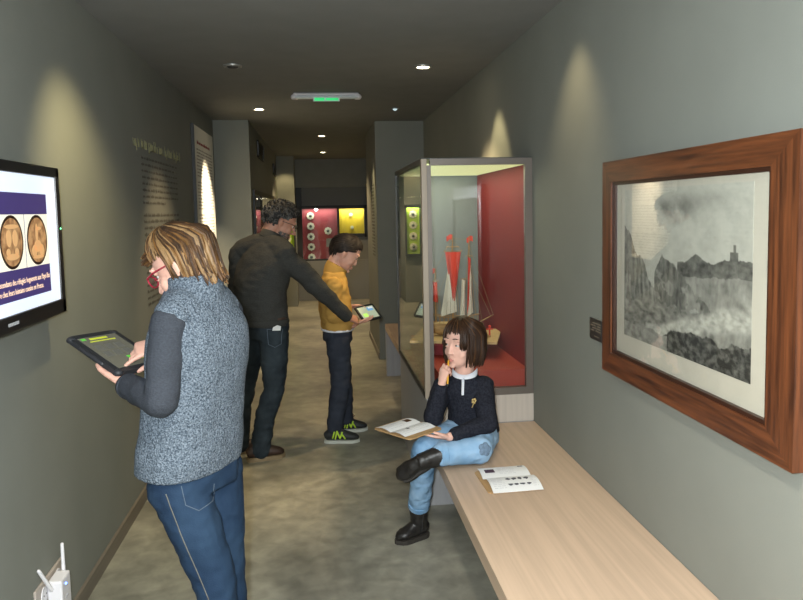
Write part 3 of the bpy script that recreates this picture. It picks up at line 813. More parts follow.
# long case on the left return wall
t = thing('wall_display_case', (-.64, 9.0, 1.0), 'dark framed case on the left wall behind the man, yellow and red inside', 'display case', None)
mb = MB(); mb.box((-.65, 7.25, 1.74), (-.63, 10.75, 1.79)); mb.box((-.65, 7.25, .95), (-.63, 10.75, 1.0)); mb.box((-.65, 7.25, 1.0), (-.63, 7.31, 1.74)); mb.box((-.65, 10.69, 1.0), (-.63, 10.75, 1.74)); obj('case_frame', mb, 'display_black', t)
box('top_panel', (-.649, 7.31, 1.52), (-.645, 10.69, 1.74), 'charcoal_panel', t)
box('yellow_panel', (-.649, 7.31, 1.0), (-.645, 8.25, 1.52), 'display_yellow', t)
box('red_panel', (-.649, 8.25, 1.0), (-.645, 10.69, 1.52), 'display_red', t)
box('glass_front', (-.634, 7.31, 1.0), (-.631, 10.69, 1.74), 'clear_glass', t)
light('left_case_lamp', 'AREA', (-.638, 9.0, 1.73), 2, (1, .92, .7), target=(-.652, 9.0, 1.2), shape='RECTANGLE', size=.008, size_y=3.2)
for i, (y, z) in enumerate(((9.2, 1.4), (9.2, 1.15), (9.9, 1.4), (9.9, 1.15))):
    medal((-.645, y, z), (0, 1, 0), (0, 0, 1), (1, 0, 0), .07, '%s round medal in the side case hidden behind the man’s head' % ('upper near', 'lower near', 'upper far', 'lower far')[i], 'medals in the left side case')
# green lit case on the far left pier, mirrored in the ship case glass
t = thing('wall_display_case', (-.51, 11.57, .9), 'narrow green lined medal case on the far left pier', 'display case', None)
mb = MB(); mb.box((-.645, 11.53, .78), (-.375, 11.6, .82)); mb.box((-.645, 11.53, 1.60), (-.375, 11.6, 1.64)); mb.box((-.645, 11.53, .78), (-.62, 11.6, 1.64)); mb.box((-.40, 11.53, .78), (-.375, 11.6, 1.64)); obj('case_frame', mb, 'display_black', t)
box('back_panel', (-.62, 11.585, .82), (-.40, 11.599, 1.60), 'display_green', t)
light('green_case_lamp', 'AREA', (-.51, 11.55, 1.59), .7, (1, .95, .7), target=(-.51, 11.58, 1.0), shape='RECTANGLE', size=.2, size_y=.04)
for i in range(4):
    medal((-.51, 11.584, 1.48 - i * .18), (1, 0, 0), (0, 0, 1), (0, -1, 0), .062, '%s round medal in the green pier case' % ordn[i], 'medals in the green case')


# ------------------------------------------------------------------ leaflets on boards
def leaflet_board(name, o, X, Y, w_, h_, label, rnd, flip=1):
    """cardboard clip with an open white leaflet; o at the board centre, top face z + .006"""
    t = thing(name, o, label, 'clipboard')
    X, Y = V(X).normalized(), V(Y).normalized(); N = X.cross(Y).normalized(); o = V(o)
    mb = MB(); k = .012
    mb.prism([(-w_ / 2 + k, -h_ / 2), (w_ / 2 - k, -h_ / 2), (w_ / 2, -h_ / 2 + k), (w_ / 2, h_ / 2 - k), (w_ / 2 - k, h_ / 2), (-w_ / 2 + k, h_ / 2), (-w_ / 2, h_ / 2 - k), (-w_ / 2, -h_ / 2 + k)], o, X, Y, .005)
    obj('board', mb, 'cardboard', t)
    return t, X, Y, N, o


def sheet(t, o, X, Y, N, u0, u1, v0, v1, z0, curl, nm='leaflet_page'):
    mb = MB(); mb.grid(lambda u, v: o + X * (u0 + (u1 - u0) * u) + Y * (v0 + (v1 - v0) * v) + N * (z0 + curl * (v if curl > 0 else -(1 - v)) ** 2 * 1.0 * abs(1)), 4, 8, thick=N * .0012)
    return obj(nm, mb, 'paper_white', t)


# board lying on the bench: pages made in the bench plane
BO = V((.738, 2.735, .43)); BX, BY = V((1, .03, 0)).normalized(), V((-.03, 1, 0)).normalized()
t, X, Y, N, o = leaflet_board('clipboard', BO, BX, BY, .215, .235, 'cardboard clipboard with open white leaflet lying on the bench', rnd)
mb = MB()
mb.grid(lambda u, v: o + X * (-.092 + .205 * u + .006 * v) + Y * (-.128 + .138 * v) + N * (.0062 + .010 * math.sin(PI * v) + .006 * v), 6, 10, thick=N * .001); pg1 = obj('lower_page', mb, 'paper_white', t, True)
mb = MB()
mb.grid(lambda u, v: o + X * (-.098 + .205 * u + .010 * v) + Y * (.008 + .128 * v) + N * (.0065 + .012 * math.sin(PI * (1 - v)) * .6 + .004 * (1 - v)), 6, 10, thick=N * .001); pg2 = obj('upper_page', mb, 'paper_white', t, True)
def on1(u, v): return o + X * (-.092 + .205 * u + .006 * v) + Y * (-.128 + .138 * v) + N * (.0076 + .010 * math.sin(PI * v) + .006 * v)
def on2(u, v): return o + X * (-.098 + .205 * u + .010 * v) + Y * (.008 + .128 * v) + N * (.0079 + .012 * math.sin(PI * (1 - v)) * .6 + .004 * (1 - v))
def mark(fn, u0, u1, v0, v1, name, mt, par):
    mb = MB(); mb.grid(lambda u, v: fn(u0 + (u1 - u0) * u, v0 + (v1 - v0) * v), 3, 3, thick=V((0, 0, .0003))); return obj(name, mb, mt, par)
mark(on2, .10, .30, .38, .70, 'printed_photo', 'paper_dark_photo', pg2); mark(on2, .84, .95, .80, .92, 'printed_stamp', 'paper_ink', pg2)
def lines(fn, par, rows, u0, u1, v0, v1, mt='paper_grey'):
    mb = MB()
    for i in range(rows):
        v = v0 + (v1 - v0) * i / max(1, rows - 1); u = u0
        while u < u1 - .02:
            e_ = min(u1, u + rnd.uniform(.04, .12)); mb.grid(lambda a, b_: fn(u + (e_ - u) * a, v + .016 * b_), 2, 1, thick=V((0, 0, .0003))); u = e_ + .02
    return obj('printed_lines', mb, mt, par)
lines(on2, pg2, 6, .38, .72, .25, .80); lines(on1, pg1, 8, .06, .30, .18, .85); lines(on1, pg1, 7, .84, .95, .2, .8)
mb = MB()
for i in range(4):
    for j in range(2):
        u = .40 + .125 * i; v = .34 + .36 * j; a = rnd.uniform(0, 3)
        q = [(.012 * rnd.uniform(.5, 1.2) * math.cos(2 * PI * k / 9), .013 * rnd.uniform(.5, 1.2) * math.sin(2 * PI * k / 9)) for k in range(9)]
        mb.prism(q, on1(u, v), X, Y, .0004)
obj('printed_drawings', mb, 'paper_ink', pg1)

# clipboard held by the girl
GX, GY = V((.821, .571, .02)), V((-.571, .821, -.02)); GO = V((.3645, 2.995, .588))
t, X, Y, N, o = leaflet_board('clipboard', GO, GX, GY, .20, .24, 'cardboard clipboard with open leaflet held out by the seated girl', rnd)
gx, gy, go = X, Y, o
mb = MB(); mb.grid(lambda u, v: o + X * (-.092 + .18 * u) + Y * (-.085 + .095 * v) + N * (.0062 + .008 * math.sin(PI * v)), 4, 8, thick=N * .001); q1 = obj('near_page', mb, 'paper_white', t, True)
mb = MB(); mb.grid(lambda u, v: o + X * (-.092 + .18 * u) + Y * (.010 + .098 * v) + N * (.0062 + .008 * math.sin(PI * v)), 4, 8, thick=N * .001); q2 = obj('far_page', mb, 'paper_white', t, True)
def h1(u, v): return o + X * (-.092 + .18 * u) + Y * (-.085 + .095 * v) + N * (.0076 + .008 * math.sin(PI * v))
def h2(u, v): return o + X * (-.092 + .18 * u) + Y * (.010 + .098 * v) + N * (.0076 + .008 * math.sin(PI * v))
lines(h1, q1, 5, .1, .9, .2, .85); lines(h2, q2, 4, .1, .55, .2, .8)
mark(h2, .70, .88, .35, .7, 'printed_photo', 'hair_auburn', q2); mark(h1, .35, .42, .55, .75, 'printed_stamp', 'paper_ink', q1)

# ------------------------------------------------------------------ people
from mathutils.bvhtree import BVHTree


def surf(o, org, d):
    """first point and normal where a ray meets a finished garment (world coordinates)"""
    off = V(o.parent.location) if o.parent else V(o.location)
    key = o.name
    if key not in TREES: TREES[key] = BVHTree.FromPolygons([v_.co + off for v_ in o.data.vertices], [tuple(f.vertices) for f in o.data.polygons])
    hit, nn, _, _ = TREES[key].ray_cast(V(org), V(d).normalized())
    return hit, nn
TREES = {}


def stitched(o, org_pts, d, mt, r=.0014, dash=.009, gap=.005, name='stitching'):
    """a run of stitches lying on the garment along the given line"""
    pts = []
    for a, b_ in zip(org_pts[:-1], org_pts[1:]):
        a, b_ = V(a), V(b_); k = max(2, int((b_ - a).length / .004))
        for i in range(k):
            h, nn = surf(o, a.lerp(b_, i / k), d)
            if h is not None: pts.append(h + nn * r * .6)
    mb = MB()
    if len(pts) > 2: mb.tube(pts, [r] * len(pts), n=6); obj(name, mb, mt, o, True)


def basis(pos, face, pitch=0, rollv=0, s=1.0):
    """matrix of a head: local +Y looks out of the face, +Z to the crown, +X to its right"""
    F = V(face); F.z = 0; F.normalize(); Z = V((0, 0, 1)); c, q = math.cos(math.radians(pitch)), math.sin(math.radians(pitch))
    y = F * c - Z * q; z = F * q + Z * c; x = y.cross(z)
    if rollv:
        rm = Matrix.Rotation(math.radians(rollv), 3, y); x = rm @ x; z = rm @ z
    m_ = Matrix.Identity(4)
    for i in range(3): m_[i][0], m_[i][1], m_[i][2] = x[i] * s, y[i] * s, z[i] * s
    m_.translation = V(pos); return m_


def head(mb, m_, child=False, nose=1.0):
    k = 1.0
    mb.ell((0, -.014, .028), (.073, .096, .086), m_)
    if not child:
        sl = [(-.112, .062, .030, .022), (-.104, .080, .008, .034), (-.086, .086, -.012, .047), (-.062, .086, -.03, .056), (-.035, .084, -.04, .063), (-.005, .082, -.05, .067), (.03, .086, -.05, .069), (.06, .080, -.05, .067)]
    else:
        sl = [(-.104, .060, .028, .022), (-.096, .076, .010, .034), (-.080, .083, -.008, .049), (-.058, .086, -.03, .060), (-.032, .086, -.04, .067), (-.005, .084, -.05, .069), (.03, .089, -.05, .070), (.06, .084, -.05, .068)]
    pts = [(0, (f + b_) / 2, z) for z, f, b_, w_ in sl]; rad = [(w_, (f - b_) / 2) for z, f, b_, w_ in sl]
    mb.tube(pts, rad, across=(1, 0, 0), n=24, mtx=m_, capk=.35)
    nz_ = nose * (.30 if child else 1); nw = .82 if child else 1
    mb.tube([(0, .080, .008), (0, .088 + .008 * nz_, -.018), (0, .089 + .016 * nz_, -.036)], [.008 * nw, .0095 * nw, .0105 * nw], n=12, mtx=m_)
    for sx in (-1, 1):
        mb.ell((sx * .0115 * nw, .088 + .004 * nz_, -.040), (.0085 * nw, .010 * nw, .0075 * nw), m_, 12, 8)
        mb.ell((sx * .031, .081, .026), (.022, .010, .008), m_, 14, 8)                      # brow ridge
        mb.ell((sx * .037, .050 if child else .053, -.036), (.026, .024, .028), m_, 16, 10)                    # cheek
        mb.ell((sx * .031, .0745, .010), (.017, .010, .006), m_, 14, 8)                     # upper lid
        mb.ell((sx * .031, .0745, -.010), (.016, .009, .005), m_, 14, 8)                    # lower lid
        em = m_ @ Matrix.Translation((sx * .073, -.010, -.008)) @ Matrix.Rotation(sx * .35, 4, 'Z') @ Matrix.Rotation(-.18, 4, 'X')
        mb.ell((0, 0, 0), (.0075, .018, .031), em, 16, 10); mb.ell((sx * .006, -.006, .006), (.005, .014, .024), em, 14, 8); mb.ell((0, .004, -.026), (.006, .008, .009), em, 12, 8)
    mb.ell((0, .0825, -.0655), (.019, .0085, .0050), m_, 16, 8); mb.ell((0, .0815, -.0750), (.016, .0085, .0055), m_, 16, 8)
    mb.ell((0, .070, -.099 if child else -.101), (.018, .014, .012), m_, 14, 8)


def lip_fn(m_, extra=None):
    inv = m_.inverted()
    def f(p):
        q = inv @ p
        if abs(q.x) < .018 and q.y > .078 and abs(q.z + .0705) < .0085 * (1 - (q.x / .020) ** 2): return 1
        if extra: return extra(q)
        return 0
    return f


def eyes(body, m_, look=(0, 0)):
    for sx in (-1, 1):
        mb = MB(); mb.ell((sx * .0300, .0700, .0), (.0105, .0108, .0085), m_, 16, 10); mb.cur = 1
        mb.ell((sx * .0305 + .004 * look[0], .0768, .002 * look[1]), (.0066, .0060, .0066), m_, 12, 8); mb.cur = 0
        obj('eye', mb, ['eye_white', 'iris_dark'], body, True)


def brows(body, m_, mt):
    for sx in (-1, 1):
        mb = MB(); mb.tube([(sx * .015, .0905, .031), (sx * .031, .0885, .034), (sx * .048, .078, .028)], [(.002, .003), (.0022, .0032), (.0015, .002)], n=8, mtx=m_); obj('eyebrow', mb, mt, body, True)


def hand(mb, wrist, fdir, back, side, curls=(20, 20, 20, 20), thumb=(20, 20), s=1.0, spread=4, tclose=0.0):
    """side +1 left, -1 right. curls: bend per joint of index..little; returns frame"""
    y = V(fdir).normalized(); z = V(back); z = (z - y * z.dot(y)).normalized(); x = y.cross(z) * side
    w_ = V(wrist)
    P = lambda a, b_, c: w_ + (x * a + y * b_ + z * c) * s
    mb.tube([P(0, -.012, 0), P(.001, .02, 0), P(.002, .055, 0), P(0, .086, 0)], [(.024 * s, .018 * s), (.031 * s, .0165 * s), (.038 * s, .0145 * s), (.039 * s, .0115 * s)], across=x, n=16)
    mb.ell((0, 0, 0), (.017 * s, .027 * s, .015 * s), Matrix.Translation(P(.024, .036, -.006)) @ Matrix((x, y, z)).transposed().to_4x4(), 14, 8)
    base = ((.029, .088), (.0095, .093), (-.0105, .088), (-.029, .078)); ln = (.072, .080, .074, .058)
    tips = []
    for i in range(4):
        p = P(base[i][0], base[i][1] - .008, 0); an = math.radians((1.5 - i) * spread); c = 0
        d0 = y * math.cos(an) + x * math.sin(an); seg = [ln[i] * q * s for q in (.46, .30, .24)]
        cl = curls[i]; cl = (cl, cl, cl * .7) if isinstance(cl, (int, float)) else cl
        r = (.0092, .0084, .0074, .0062) if i < 3 else (.0078, .0071, .0064, .0055)
        pts = [p]
        for j in range(3):
            c += math.radians(cl[j]); d = d0 * math.cos(c) - z * math.sin(c); pts.append(pts[-1] + d * seg[j])
        mb.limb(pts, [q * s for q in r], n=10); tips.append(pts[-1])
    p = P(.024, .020, -.003)
    a = math.radians(48 - 30 * tclose); d = (x * math.sin(a) + y * math.cos(a) - z * (.25 + .5 * tclose)).normalized()
    pts = [p, p + d * .042 * s]
    for t_, l_ in zip(thumb, (.032, .026)):
        ax = z.cross(d).normalized(); tr = math.radians(t_)
        d = (d * math.cos(tr) + (y * .8 - x * .6).normalized() * math.sin(tr)).normalized(); pts.append(pts[-1] + d * l_ * s)
    mb.limb(pts, [.0135 * s, .0108 * s, .0096 * s, .0076 * s], n=10)
    return x, y, z, tips


def torso(mb, rings, n=28):
    """rings: (center, across-vector, half width, half depth)"""
    vs_ = []; k = len(rings)
    for c, a, ra, rb in rings:
        c = V(c); a = V(a).normalized(); b_ = V((0, 0, 1)).cross(a)
        for j in range(n):
            th = 2 * PI * j / n; ct, st = math.cos(th), math.sin(th)
            e_ = .82
            vs_.append(c + a * (ra * math.copysign(abs(ct) ** e_, ct)) + b_ * (rb * math.copysign(abs(st) ** e_, st)))
    fs = [(i * n + j, i * n + (j + 1) % n, (i + 1) * n + (j + 1) % n, (i + 1) * n + j) for i in range(k - 1) for j in range(n)]
    fs += [tuple(range(n - 1, -1, -1)), tuple((k - 1) * n + j for j in range(n))]
    mb.add(vs_, fs)


def dense(rings, q=4):
    """Catmull-Rom through the torso rings"""
    out = []; k = len(rings)
    for i in range(k - 1):
        g = [rings[max(0, i - 1)], rings[i], rings[i + 1], rings[min(k - 1, i + 2)]]
        for j in range(q):
            t = j / q; w_ = (-.5 * t ** 3 + t * t - .5 * t, 1.5 * t ** 3 - 2.5 * t * t + 1, -1.5 * t ** 3 + 2 * t * t + .5 * t, .5 * t ** 3 - .5 * t * t)
            out.append((sum((V(g[m_][0]) * w_[m_] for m_ in range(4)), V()), sum((V(g[m_][1]) * w_[m_] for m_ in range(4)), V()), sum(g[m_][2] * w_[m_] for m_ in range(4)), sum(g[m_][3] * w_[m_] for m_ in range(4))))
    out.append((V(rings[-1][0]), V(rings[-1][1]), rings[-1][2], rings[-1][3])); return out


def curve(pts, q=5):
    pts = [V(p) for p in pts]; out = []; k = len(pts)
    for i in range(k - 1):
        g = [pts[max(0, i - 1)], pts[i], pts[i + 1], pts[min(k - 1, i + 2)]]
        for j in range(q):
            t = j / q; w_ = (-.5 * t ** 3 + t * t - .5 * t, 1.5 * t ** 3 - 2.5 * t * t + 1, -1.5 * t ** 3 + 2 * t * t + .5 * t, .5 * t ** 3 - .5 * t * t)
            out.append(sum((g[m_] * w_[m_] for m_ in range(4)), V()))
    return out + [pts[-1]]


def scalp(az, pol, k=1.0):
    """az 0 = face, positive to the left ear (-X); pol from the crown"""
    r = V((.077, .100, .091)) * k
    return V((-r.x * math.sin(pol) * math.sin(az), -.014 + r.y * math.sin(pol) * math.cos(az), .030 + r.z * math.cos(pol)))


def cap_mesh(mb, m_, keep, k=1.03, n=40, jit=0):
    fs = []; vs_ = []; idx = {}
    nv = 26
    def vid(i, j):
        i %= n
        if (i, j) not in idx:
            idx[(i, j)] = len(vs_); az, pol = 2 * PI * i / n, PI * .80 * j / nv
            p = scalp(az, max(pol, .001), k); p += (p - V((0, -.014, .03))).normalized() * (noise.noise(p * 40) * jit); vs_.append(p)
        return idx[(i, j)]
    for i in range(n):
        for j in range(nv):
            az = 2 * PI * (i + .5) / n; az = az if az <= PI else az - 2 * PI
            if keep(az, PI * .80 * (j + .5) / nv): fs.append((vid(i, j), vid(i + 1, j), vid(i + 1, j + 1), vid(i, j + 1)))
    k0 = len(vs_); cc = V((0, -.014, .03))
    inner = [cc + (p - cc) * .90 for p in vs_]
    from collections import Counter
    ec = Counter()
    for f in fs:
        for a in range(4): ec[(f[a], f[(a + 1) % 4])] += 1
    side = [(a, b_, b_ + k0, a + k0) for (a, b_) in ec if (b_, a) not in ec]
    mb.add([m_ @ p for p in vs_ + inner], fs + [tuple(q + k0 for q in f[::-1]) for f in fs] + side)


def shoe(parent, name, heel, toe, ankle, mats, s=1.0, shaft=0.0, sole_mt='sole_dark', up=(0, 0, 1), voxel=.004, wr=None, soleh=.018):
    heel, toe, up = V(heel), V(toe), V(up).normalized(); d = (toe - heel); L = d.length; d.normalize(); up = (up - d * up.dot(d)).normalized(); a = up.cross(d)
    mb = MB(); base = soleh
    prof = [(.0, .026, .030), (.10, .033, .040), (.28, .036, .046), (.45, .037, .042), (.62, .042, .033), (.80, .043, .026), (.92, .036, .021), (1.0, .020, .014)]
    mb.tube([heel + d * (L * t) + up * (base + h * s) for t, w_, h in prof], [(w_ * s, h * s) for t, w_, h in prof], across=a, n=20, capk=.5)
    anp = heel + d * (L * .25) + up * (base + .055 * s)
    if shaft: mb.tube([anp, V(ankle)], [(.040 * s, .046 * s), (shaft, shaft * 1.08)], across=a, n=20, capk=.15)
    else: mb.tube([anp, anp + up * .030 * s], [(.038 * s, .044 * s), (.040 * s, .045 * s)], across=a, n=20, capk=.15)
    o = skin(name, mb, mats, parent, voxel, 3, None, wr)
    mb = MB(); out = []
    for t, w_, h in prof: out.append((t * L, w_ * s * 1.06))
    out = [(-.012, .012)] + [(x, w_) for x, w_ in out] + [(L + .012 * s, .010 * s)]
    poly = [(x, w_) for x, w_ in out] + [(x, -w_) for x, w_ in out[::-1]]
    mb.prism(poly, heel, d, a, soleh * 1.35) if d.cross(a).dot(up) > 0 else mb.prism(poly[::-1], heel, d, -a, soleh * 1.35)
    obj('sole', mb, sole_mt, o)
    return o, d, a, up, L


def slab(mb, o, X, Y, N, w_, h, d, r=.012):
    """rounded plate centred on o"""
    pts = []
    for cx_, cy_, a0 in ((w_ / 2 - r, h / 2 - r, 0), (-w_ / 2 + r, h / 2 - r, 90), (-w_ / 2 + r, -h / 2 + r, 180), (w_ / 2 - r, -h / 2 + r, 270)):
        for k in range(6):
            a = math.radians(a0 + 18 * k); pts.append((cx_ + r * math.cos(a), cy_ + r * math.sin(a)))
    mb.prism(pts, V(o) - V(N) * d / 2, X, Y, d)


def rect_on(name, o, X, Y, N, u0, u1, v0, v1, z, mt, par, d=.0005):
    mb = MB(); mb.prism([(u0, v0), (u1, v0), (u1, v1), (u0, v1)], V(o) + V(N) * z, X, Y, d); return obj(name, mb, mt, par)


def ortho(x, y):
    x = V(x).normalized(); y = V(y); y = (y - x * y.dot(x)).normalized(); return x, y, x.cross(y)


# ---------------- woman with tablet, near left
t = W = thing('person', (-.38, 2.12, 0), 'woman in grey fleece vest and blue jeans tapping a tablet', 'person')
L = V((-.57, -.82, 0)); F = V((-.82, .57, 0))
HM = basis((-.400, 2.122, 1.402), (-.955, .30, 0), 29, 4, .95)
hipL, hipR = V((-.435, 2.055, .80)), V((-.345, 2.185, .80))
knL, knR = V((-.330, 2.035, .455)), V((-.322, 2.175, .455))
anL, anR = V((-.322, 2.05, .09)), V((-.312, 2.20, .09))
shL, shR = V((-.420, 1.992, 1.262)), V((-.290, 2.205, 1.255))
elL, elR = V((-.442, 1.945, 1.045)), V((-.325, 2.335, 1.055))
wrL, wrR = V((-.587, 2.142, 1.047)), V((-.497, 2.262, 1.148))
b_ = MB(); head(b_, HM, nose=1.0)
b_.tube([HM @ V((0, -.030, -.03)), HM @ V((0, -.035, -.08)), V((-.372, 2.115, 1.30)), V((-.37, 2.115, 1.25))], [.052, .050, .056, .07], n=18)
torso(b_, dense([((-.39, 2.12, .80), L, .11, .08), ((-.385, 2.12, .88), L, .12, .085), ((-.38, 2.12, 1.02), L, .10, .075), ((-.365, 2.112, 1.16), L, .115, .08), ((-.36, 2.11, 1.23), L, .11, .065), ((-.368, 2.112, 1.30), L, .05, .045)]))
for sh, el, wr in ((shL, elL, wrL), (shR, elR, wrR)): b_.limb([sh, el, wr], [.042, .034, .023])
for h_, k_, a_ in ((hipL, knL, anL), (hipR, knR, anR)):
    b_.limb([h_, k_, a_], [.065, .045, .032]); b_.tube([a_ + V((0, 0, -.03)), a_ + F * .07 + V((0, 0, -.06))], [(.033, .03), (.035, .02)], across=L)
TW = dict(c=V((-.6500, 2.282, 1.1208)), X=V((.567, .823, -.032)), Y=V((-.755, .536, .378)))
tX, tY, tN = ortho(TW['X'], TW['Y'])
hand(b_, wrL, tY * .80 + tX * .60 - tN * .06, -tN, 1, ((2, 8, 6), (2, 8, 6), (3, 8, 6), (4, 8, 6)), (10, 25), .92, tclose=-.2)
hand(b_, wrR, V((-.88, -.40, -.16)), tN + V((.15, -.25, .1)), -1, ((12, 16, 10), (38, 50, 30), (45, 55, 35), (48, 55, 35)), (15, 20), .92, tclose=.5)
body = skin('body', b_, ['skin', 'lips'], t, .0034, 6, lip_fn(HM)); eyes(body, HM, (0, -1.2)); brows(body, HM, 'hair_honey')
# jeans
b_ = MB()
torso(b_, dense([((-.395, 2.12, .74), L, .140, .104), ((-.39, 2.12, .84), L, .145, .104), ((-.388, 2.12, .93), L, .125, .09)]))
for h_, k_, a_ in ((hipL, knL, anL), (hipR, knR, anR)):
    b_.limb([h_ + V((0, 0, -.03)), h_ * .5 + k_ * .5, k_, k_ * .45 + a_ * .55, a_ + V((0, 0, .02))], [.086, .076, .060, .056, .048], n=20)
jeans_w = jn = skin('jeans', b_, ['denim_blue', 'stitch_pale'], t, .0055, 5, None, (.008, (13, 13, 19)))
def seam(pts, par, mt, r=.0022, off=None):
    mb = MB(); pts = curve(pts, 6); mb.tube(pts, [r] * len(pts), n=6); return obj('seam', mb, mt, par, True)
n_ = V((-.75, -.66, 0)).normalized()
b_ = MB()
# shoes (below the frame)
for a_ in (anL, anR): shoe(t, 'ankle_boot', V((a_.x, a_.y, 0)) - F * .05, V((a_.x, a_.y, 0)) + F * .19, a_ + V((0, 0, .06)), 'leather_brown', .95, .046)
# knitted sleeves
b_ = MB()
for sh, el, wr in ((shL, elL, wrL), (shR, elR, wrR)):
    we = el + (wr - el) * .90
    b_.limb([sh + V((0, 0, -.005)), sh * .45 + el * .55, el, el * .5 + we * .5, we], [.050, .050, .047, .042, .036], n=18)
torso(b_, dense([((-.38, 2.12, .90), L, .125, .09), ((-.38, 2.12, 1.02), L, .12, .085), ((-.365, 2.112, 1.16), L, .135, .09), ((-.362, 2.11, 1.23), L, .13, .075), ((-.366, 2.112, 1.28), L, .07, .06)]))
sw = skin('sweater', b_, 'knit_grey', t, .005, 4, None, (.006, (16, 16, 22)))
for el, wr in ((elL, wrL), (elR, wrR)):
    d = (wr - el).normalized(); c = el + (wr - el) * .90
    mb = MB(); mb.tube([c - d * .004, c + d * .012], [.0385, .036], n=22, capk=.2); obj('cuff', mb, 'knit_grey', sw, True)
# fleece vest with stand-up collar
b_ = MB()
torso(b_, dense([((-.410, 2.125, .800), L, .166, .126), ((-.402, 2.125, .85), L, .168, .126), ((-.390, 2.122, .95), L, .158, .120), ((-.374, 2.115, 1.08), L, .158, .122), ((-.362, 2.112, 1.18), L, .162, .118), ((-.360, 2.112, 1.24), L, .150, .100), ((-.364, 2.114, 1.285), L, .120, .090), ((-.368, 2.114, 1.325), L, .092, .084)]))
for sh in (shL, shR): b_.limb([V((-.364, 2.114, 1.275)), V((-.364, 2.114, 1.275)).lerp(sh, .60) + V((0, 0, .012)), sh.lerp(V((-.364, 2.114, 1.275)), .10) + V((0, 0, .006))], [.080, .066, .052], n=20)
b_.tube([V((-.366, 2.112, 1.29)), V((-.370, 2.112, 1.335)), V((-.372, 2.112, 1.372))], [(.088, .092), (.080, .092), (.076, .090)], across=L, n=26, capk=.12)
ve = skin('fleece_vest', b_, 'fleece', t, .005, 4, None, (.009, (7, 7, 9)))
# armhole binding on the near side
mb = MB(); ax_ = V((-.80, -.60, 0)).normalized()
pts = [shL + V((.014, .016, -.045)) + (V((0, 0, 1)) * math.cos(a * PI / 12) * .088 + F * math.sin(a * PI / 12) * .060) + L * .0 for a in range(25)]
mb.tube(pts, [.005] * 25, n=8, cap=False); obj('armhole_hem', mb, 'fleece', ve, True)
# hair: layered bob of locks
rh = random.Random(11)
hr = MB()
cap_mesh(hr, HM, lambda az, pol: pol < (1.02 + .42 * min(1, max(0, (abs(az) - .5) / .9)) + (.5 if abs(az) > 1.7 else 0)), 1.07)
mats_h = ['hair_honey', 'hair_gold', 'hair_blond', 'hair_ash']
def lock(mb, pts, w0, th, m_):
    k = len(pts); mb.tube([m_ @ p for p in pts], [(w0 * (.55 + .45 * math.sin(PI * min(1, (i + 1.0) / k * 1.02))) * (1 if i < k - 1 else .35), th * (1 if i < k - 1 else .5)) for i in range(k)], n=8)
for i in range(460):
    az = rh.uniform(-PI, PI); lay = rh.random()
    mx_ = abs(az)
    hr.cur = rh.choices(range(4), (4, 2.4, 1.3, 4.0))[0]
    if lay < .22 and mx_ > 1.0: hr.cur = rh.choice((0, 2, 2, 1))
    az0 = az * .30 + rh.uniform(-.15, .15) + (.5 if az > 0 else -.1)
    k = 1.05 + .08 * rh.random()
    if mx_ < .75: pend, drop = rh.uniform(1.0, 1.22), 0      # fringe swept forward
    elif mx_ < 1.35: pend, drop = rh.uniform(1.2, 1.5), 0
    elif mx_ < 1.65: pend, drop = 1.80, rh.uniform(.03, .08)
    else: pend, drop = 1.80, rh.uniform(.055, .105) * (1.05 if mx_ > 2.2 else .95)
    pts = []
    for q in range(7):
        u = q / 6; a = az0 + (az - az0) * min(1, u * 1.25) ** .8; pts.append(scalp(a, .08 + (pend - .08) * u, k + .05 * math.sin(PI * u)))
    if mx_ < .75:
        o_ = V((-math.sin(az), math.cos(az), -.35)); pts.append(pts[-1] + o_ * .018 + V((-.010, 0, -.004)))
    for q in range(1, 4):
        if drop: pts.append(pts[-1] + V((0, 0, -drop / 3)) + V((-math.sin(az), math.cos(az), 0)) * (-.001 if q == 3 and mx_ > 2 else -.006) + V((0, .004 if mx_ < 2.2 else 0, 0)))
    wv = rh.uniform(0, 6.3); pts = [c_ + V((.0025 * math.sin(wv + j_ * 1.3), .0025 * math.cos(wv + j_ * 1.1), 0)) * (j_ / 6) for j_, c_ in enumerate(pts)]
    if drop and mx_ > 1.6: pts.append(pts[-1] + V((-math.sin(az), math.cos(az), 0)) * rh.uniform(-.010, .006) + V((0, 0, -.010)))
    lock(hr, pts, rh.uniform(.0045, .010), .0035, HM)
hr.cur = 0
obj('hair', hr, mats_h, t, True, sharp=0)
# red glasses
g = MB()
for sx in (-1, 1):
    c = V((sx * .034, .101, -.004)); g.tube([HM @ (c + V((.025 * math.cos(a * PI / 10), -.004 * abs(math.cos(a * PI / 10)), .019 * math.sin(a * PI / 10)))) for a in range(21)], [.0022] * 21, n=8, cap=False)
    g.tube([HM @ V((sx * .059, .097, .006)), HM @ V((sx * .076, .06, .008)), HM @ V((sx * .082, -.005, .004)), HM @ V((sx * .079, -.022, -.012))], [(.0022, .0034)] * 4, n=8)
g.tube([HM @ V((-.010, .1035, .002)), HM @ V((0, .106, .006)), HM @ V((.010, .1035, .002))], [.002] * 3, n=8)
go_ = obj('glasses', g, 'glasses_red', t, True)
for sx in (-1, 1):
    mb = MB(); mb.prism([(.024 * math.cos(a * PI / 8), .018 * math.sin(a * PI / 8)) for a in range(16)], HM @ V((sx * .034, .100, -.004)), HM.to_3x3() @ V((1, 0, 0)), HM.to_3x3() @ V((0, 0, 1)), .001); obj('lens', mb, 'lens_glass', go_)
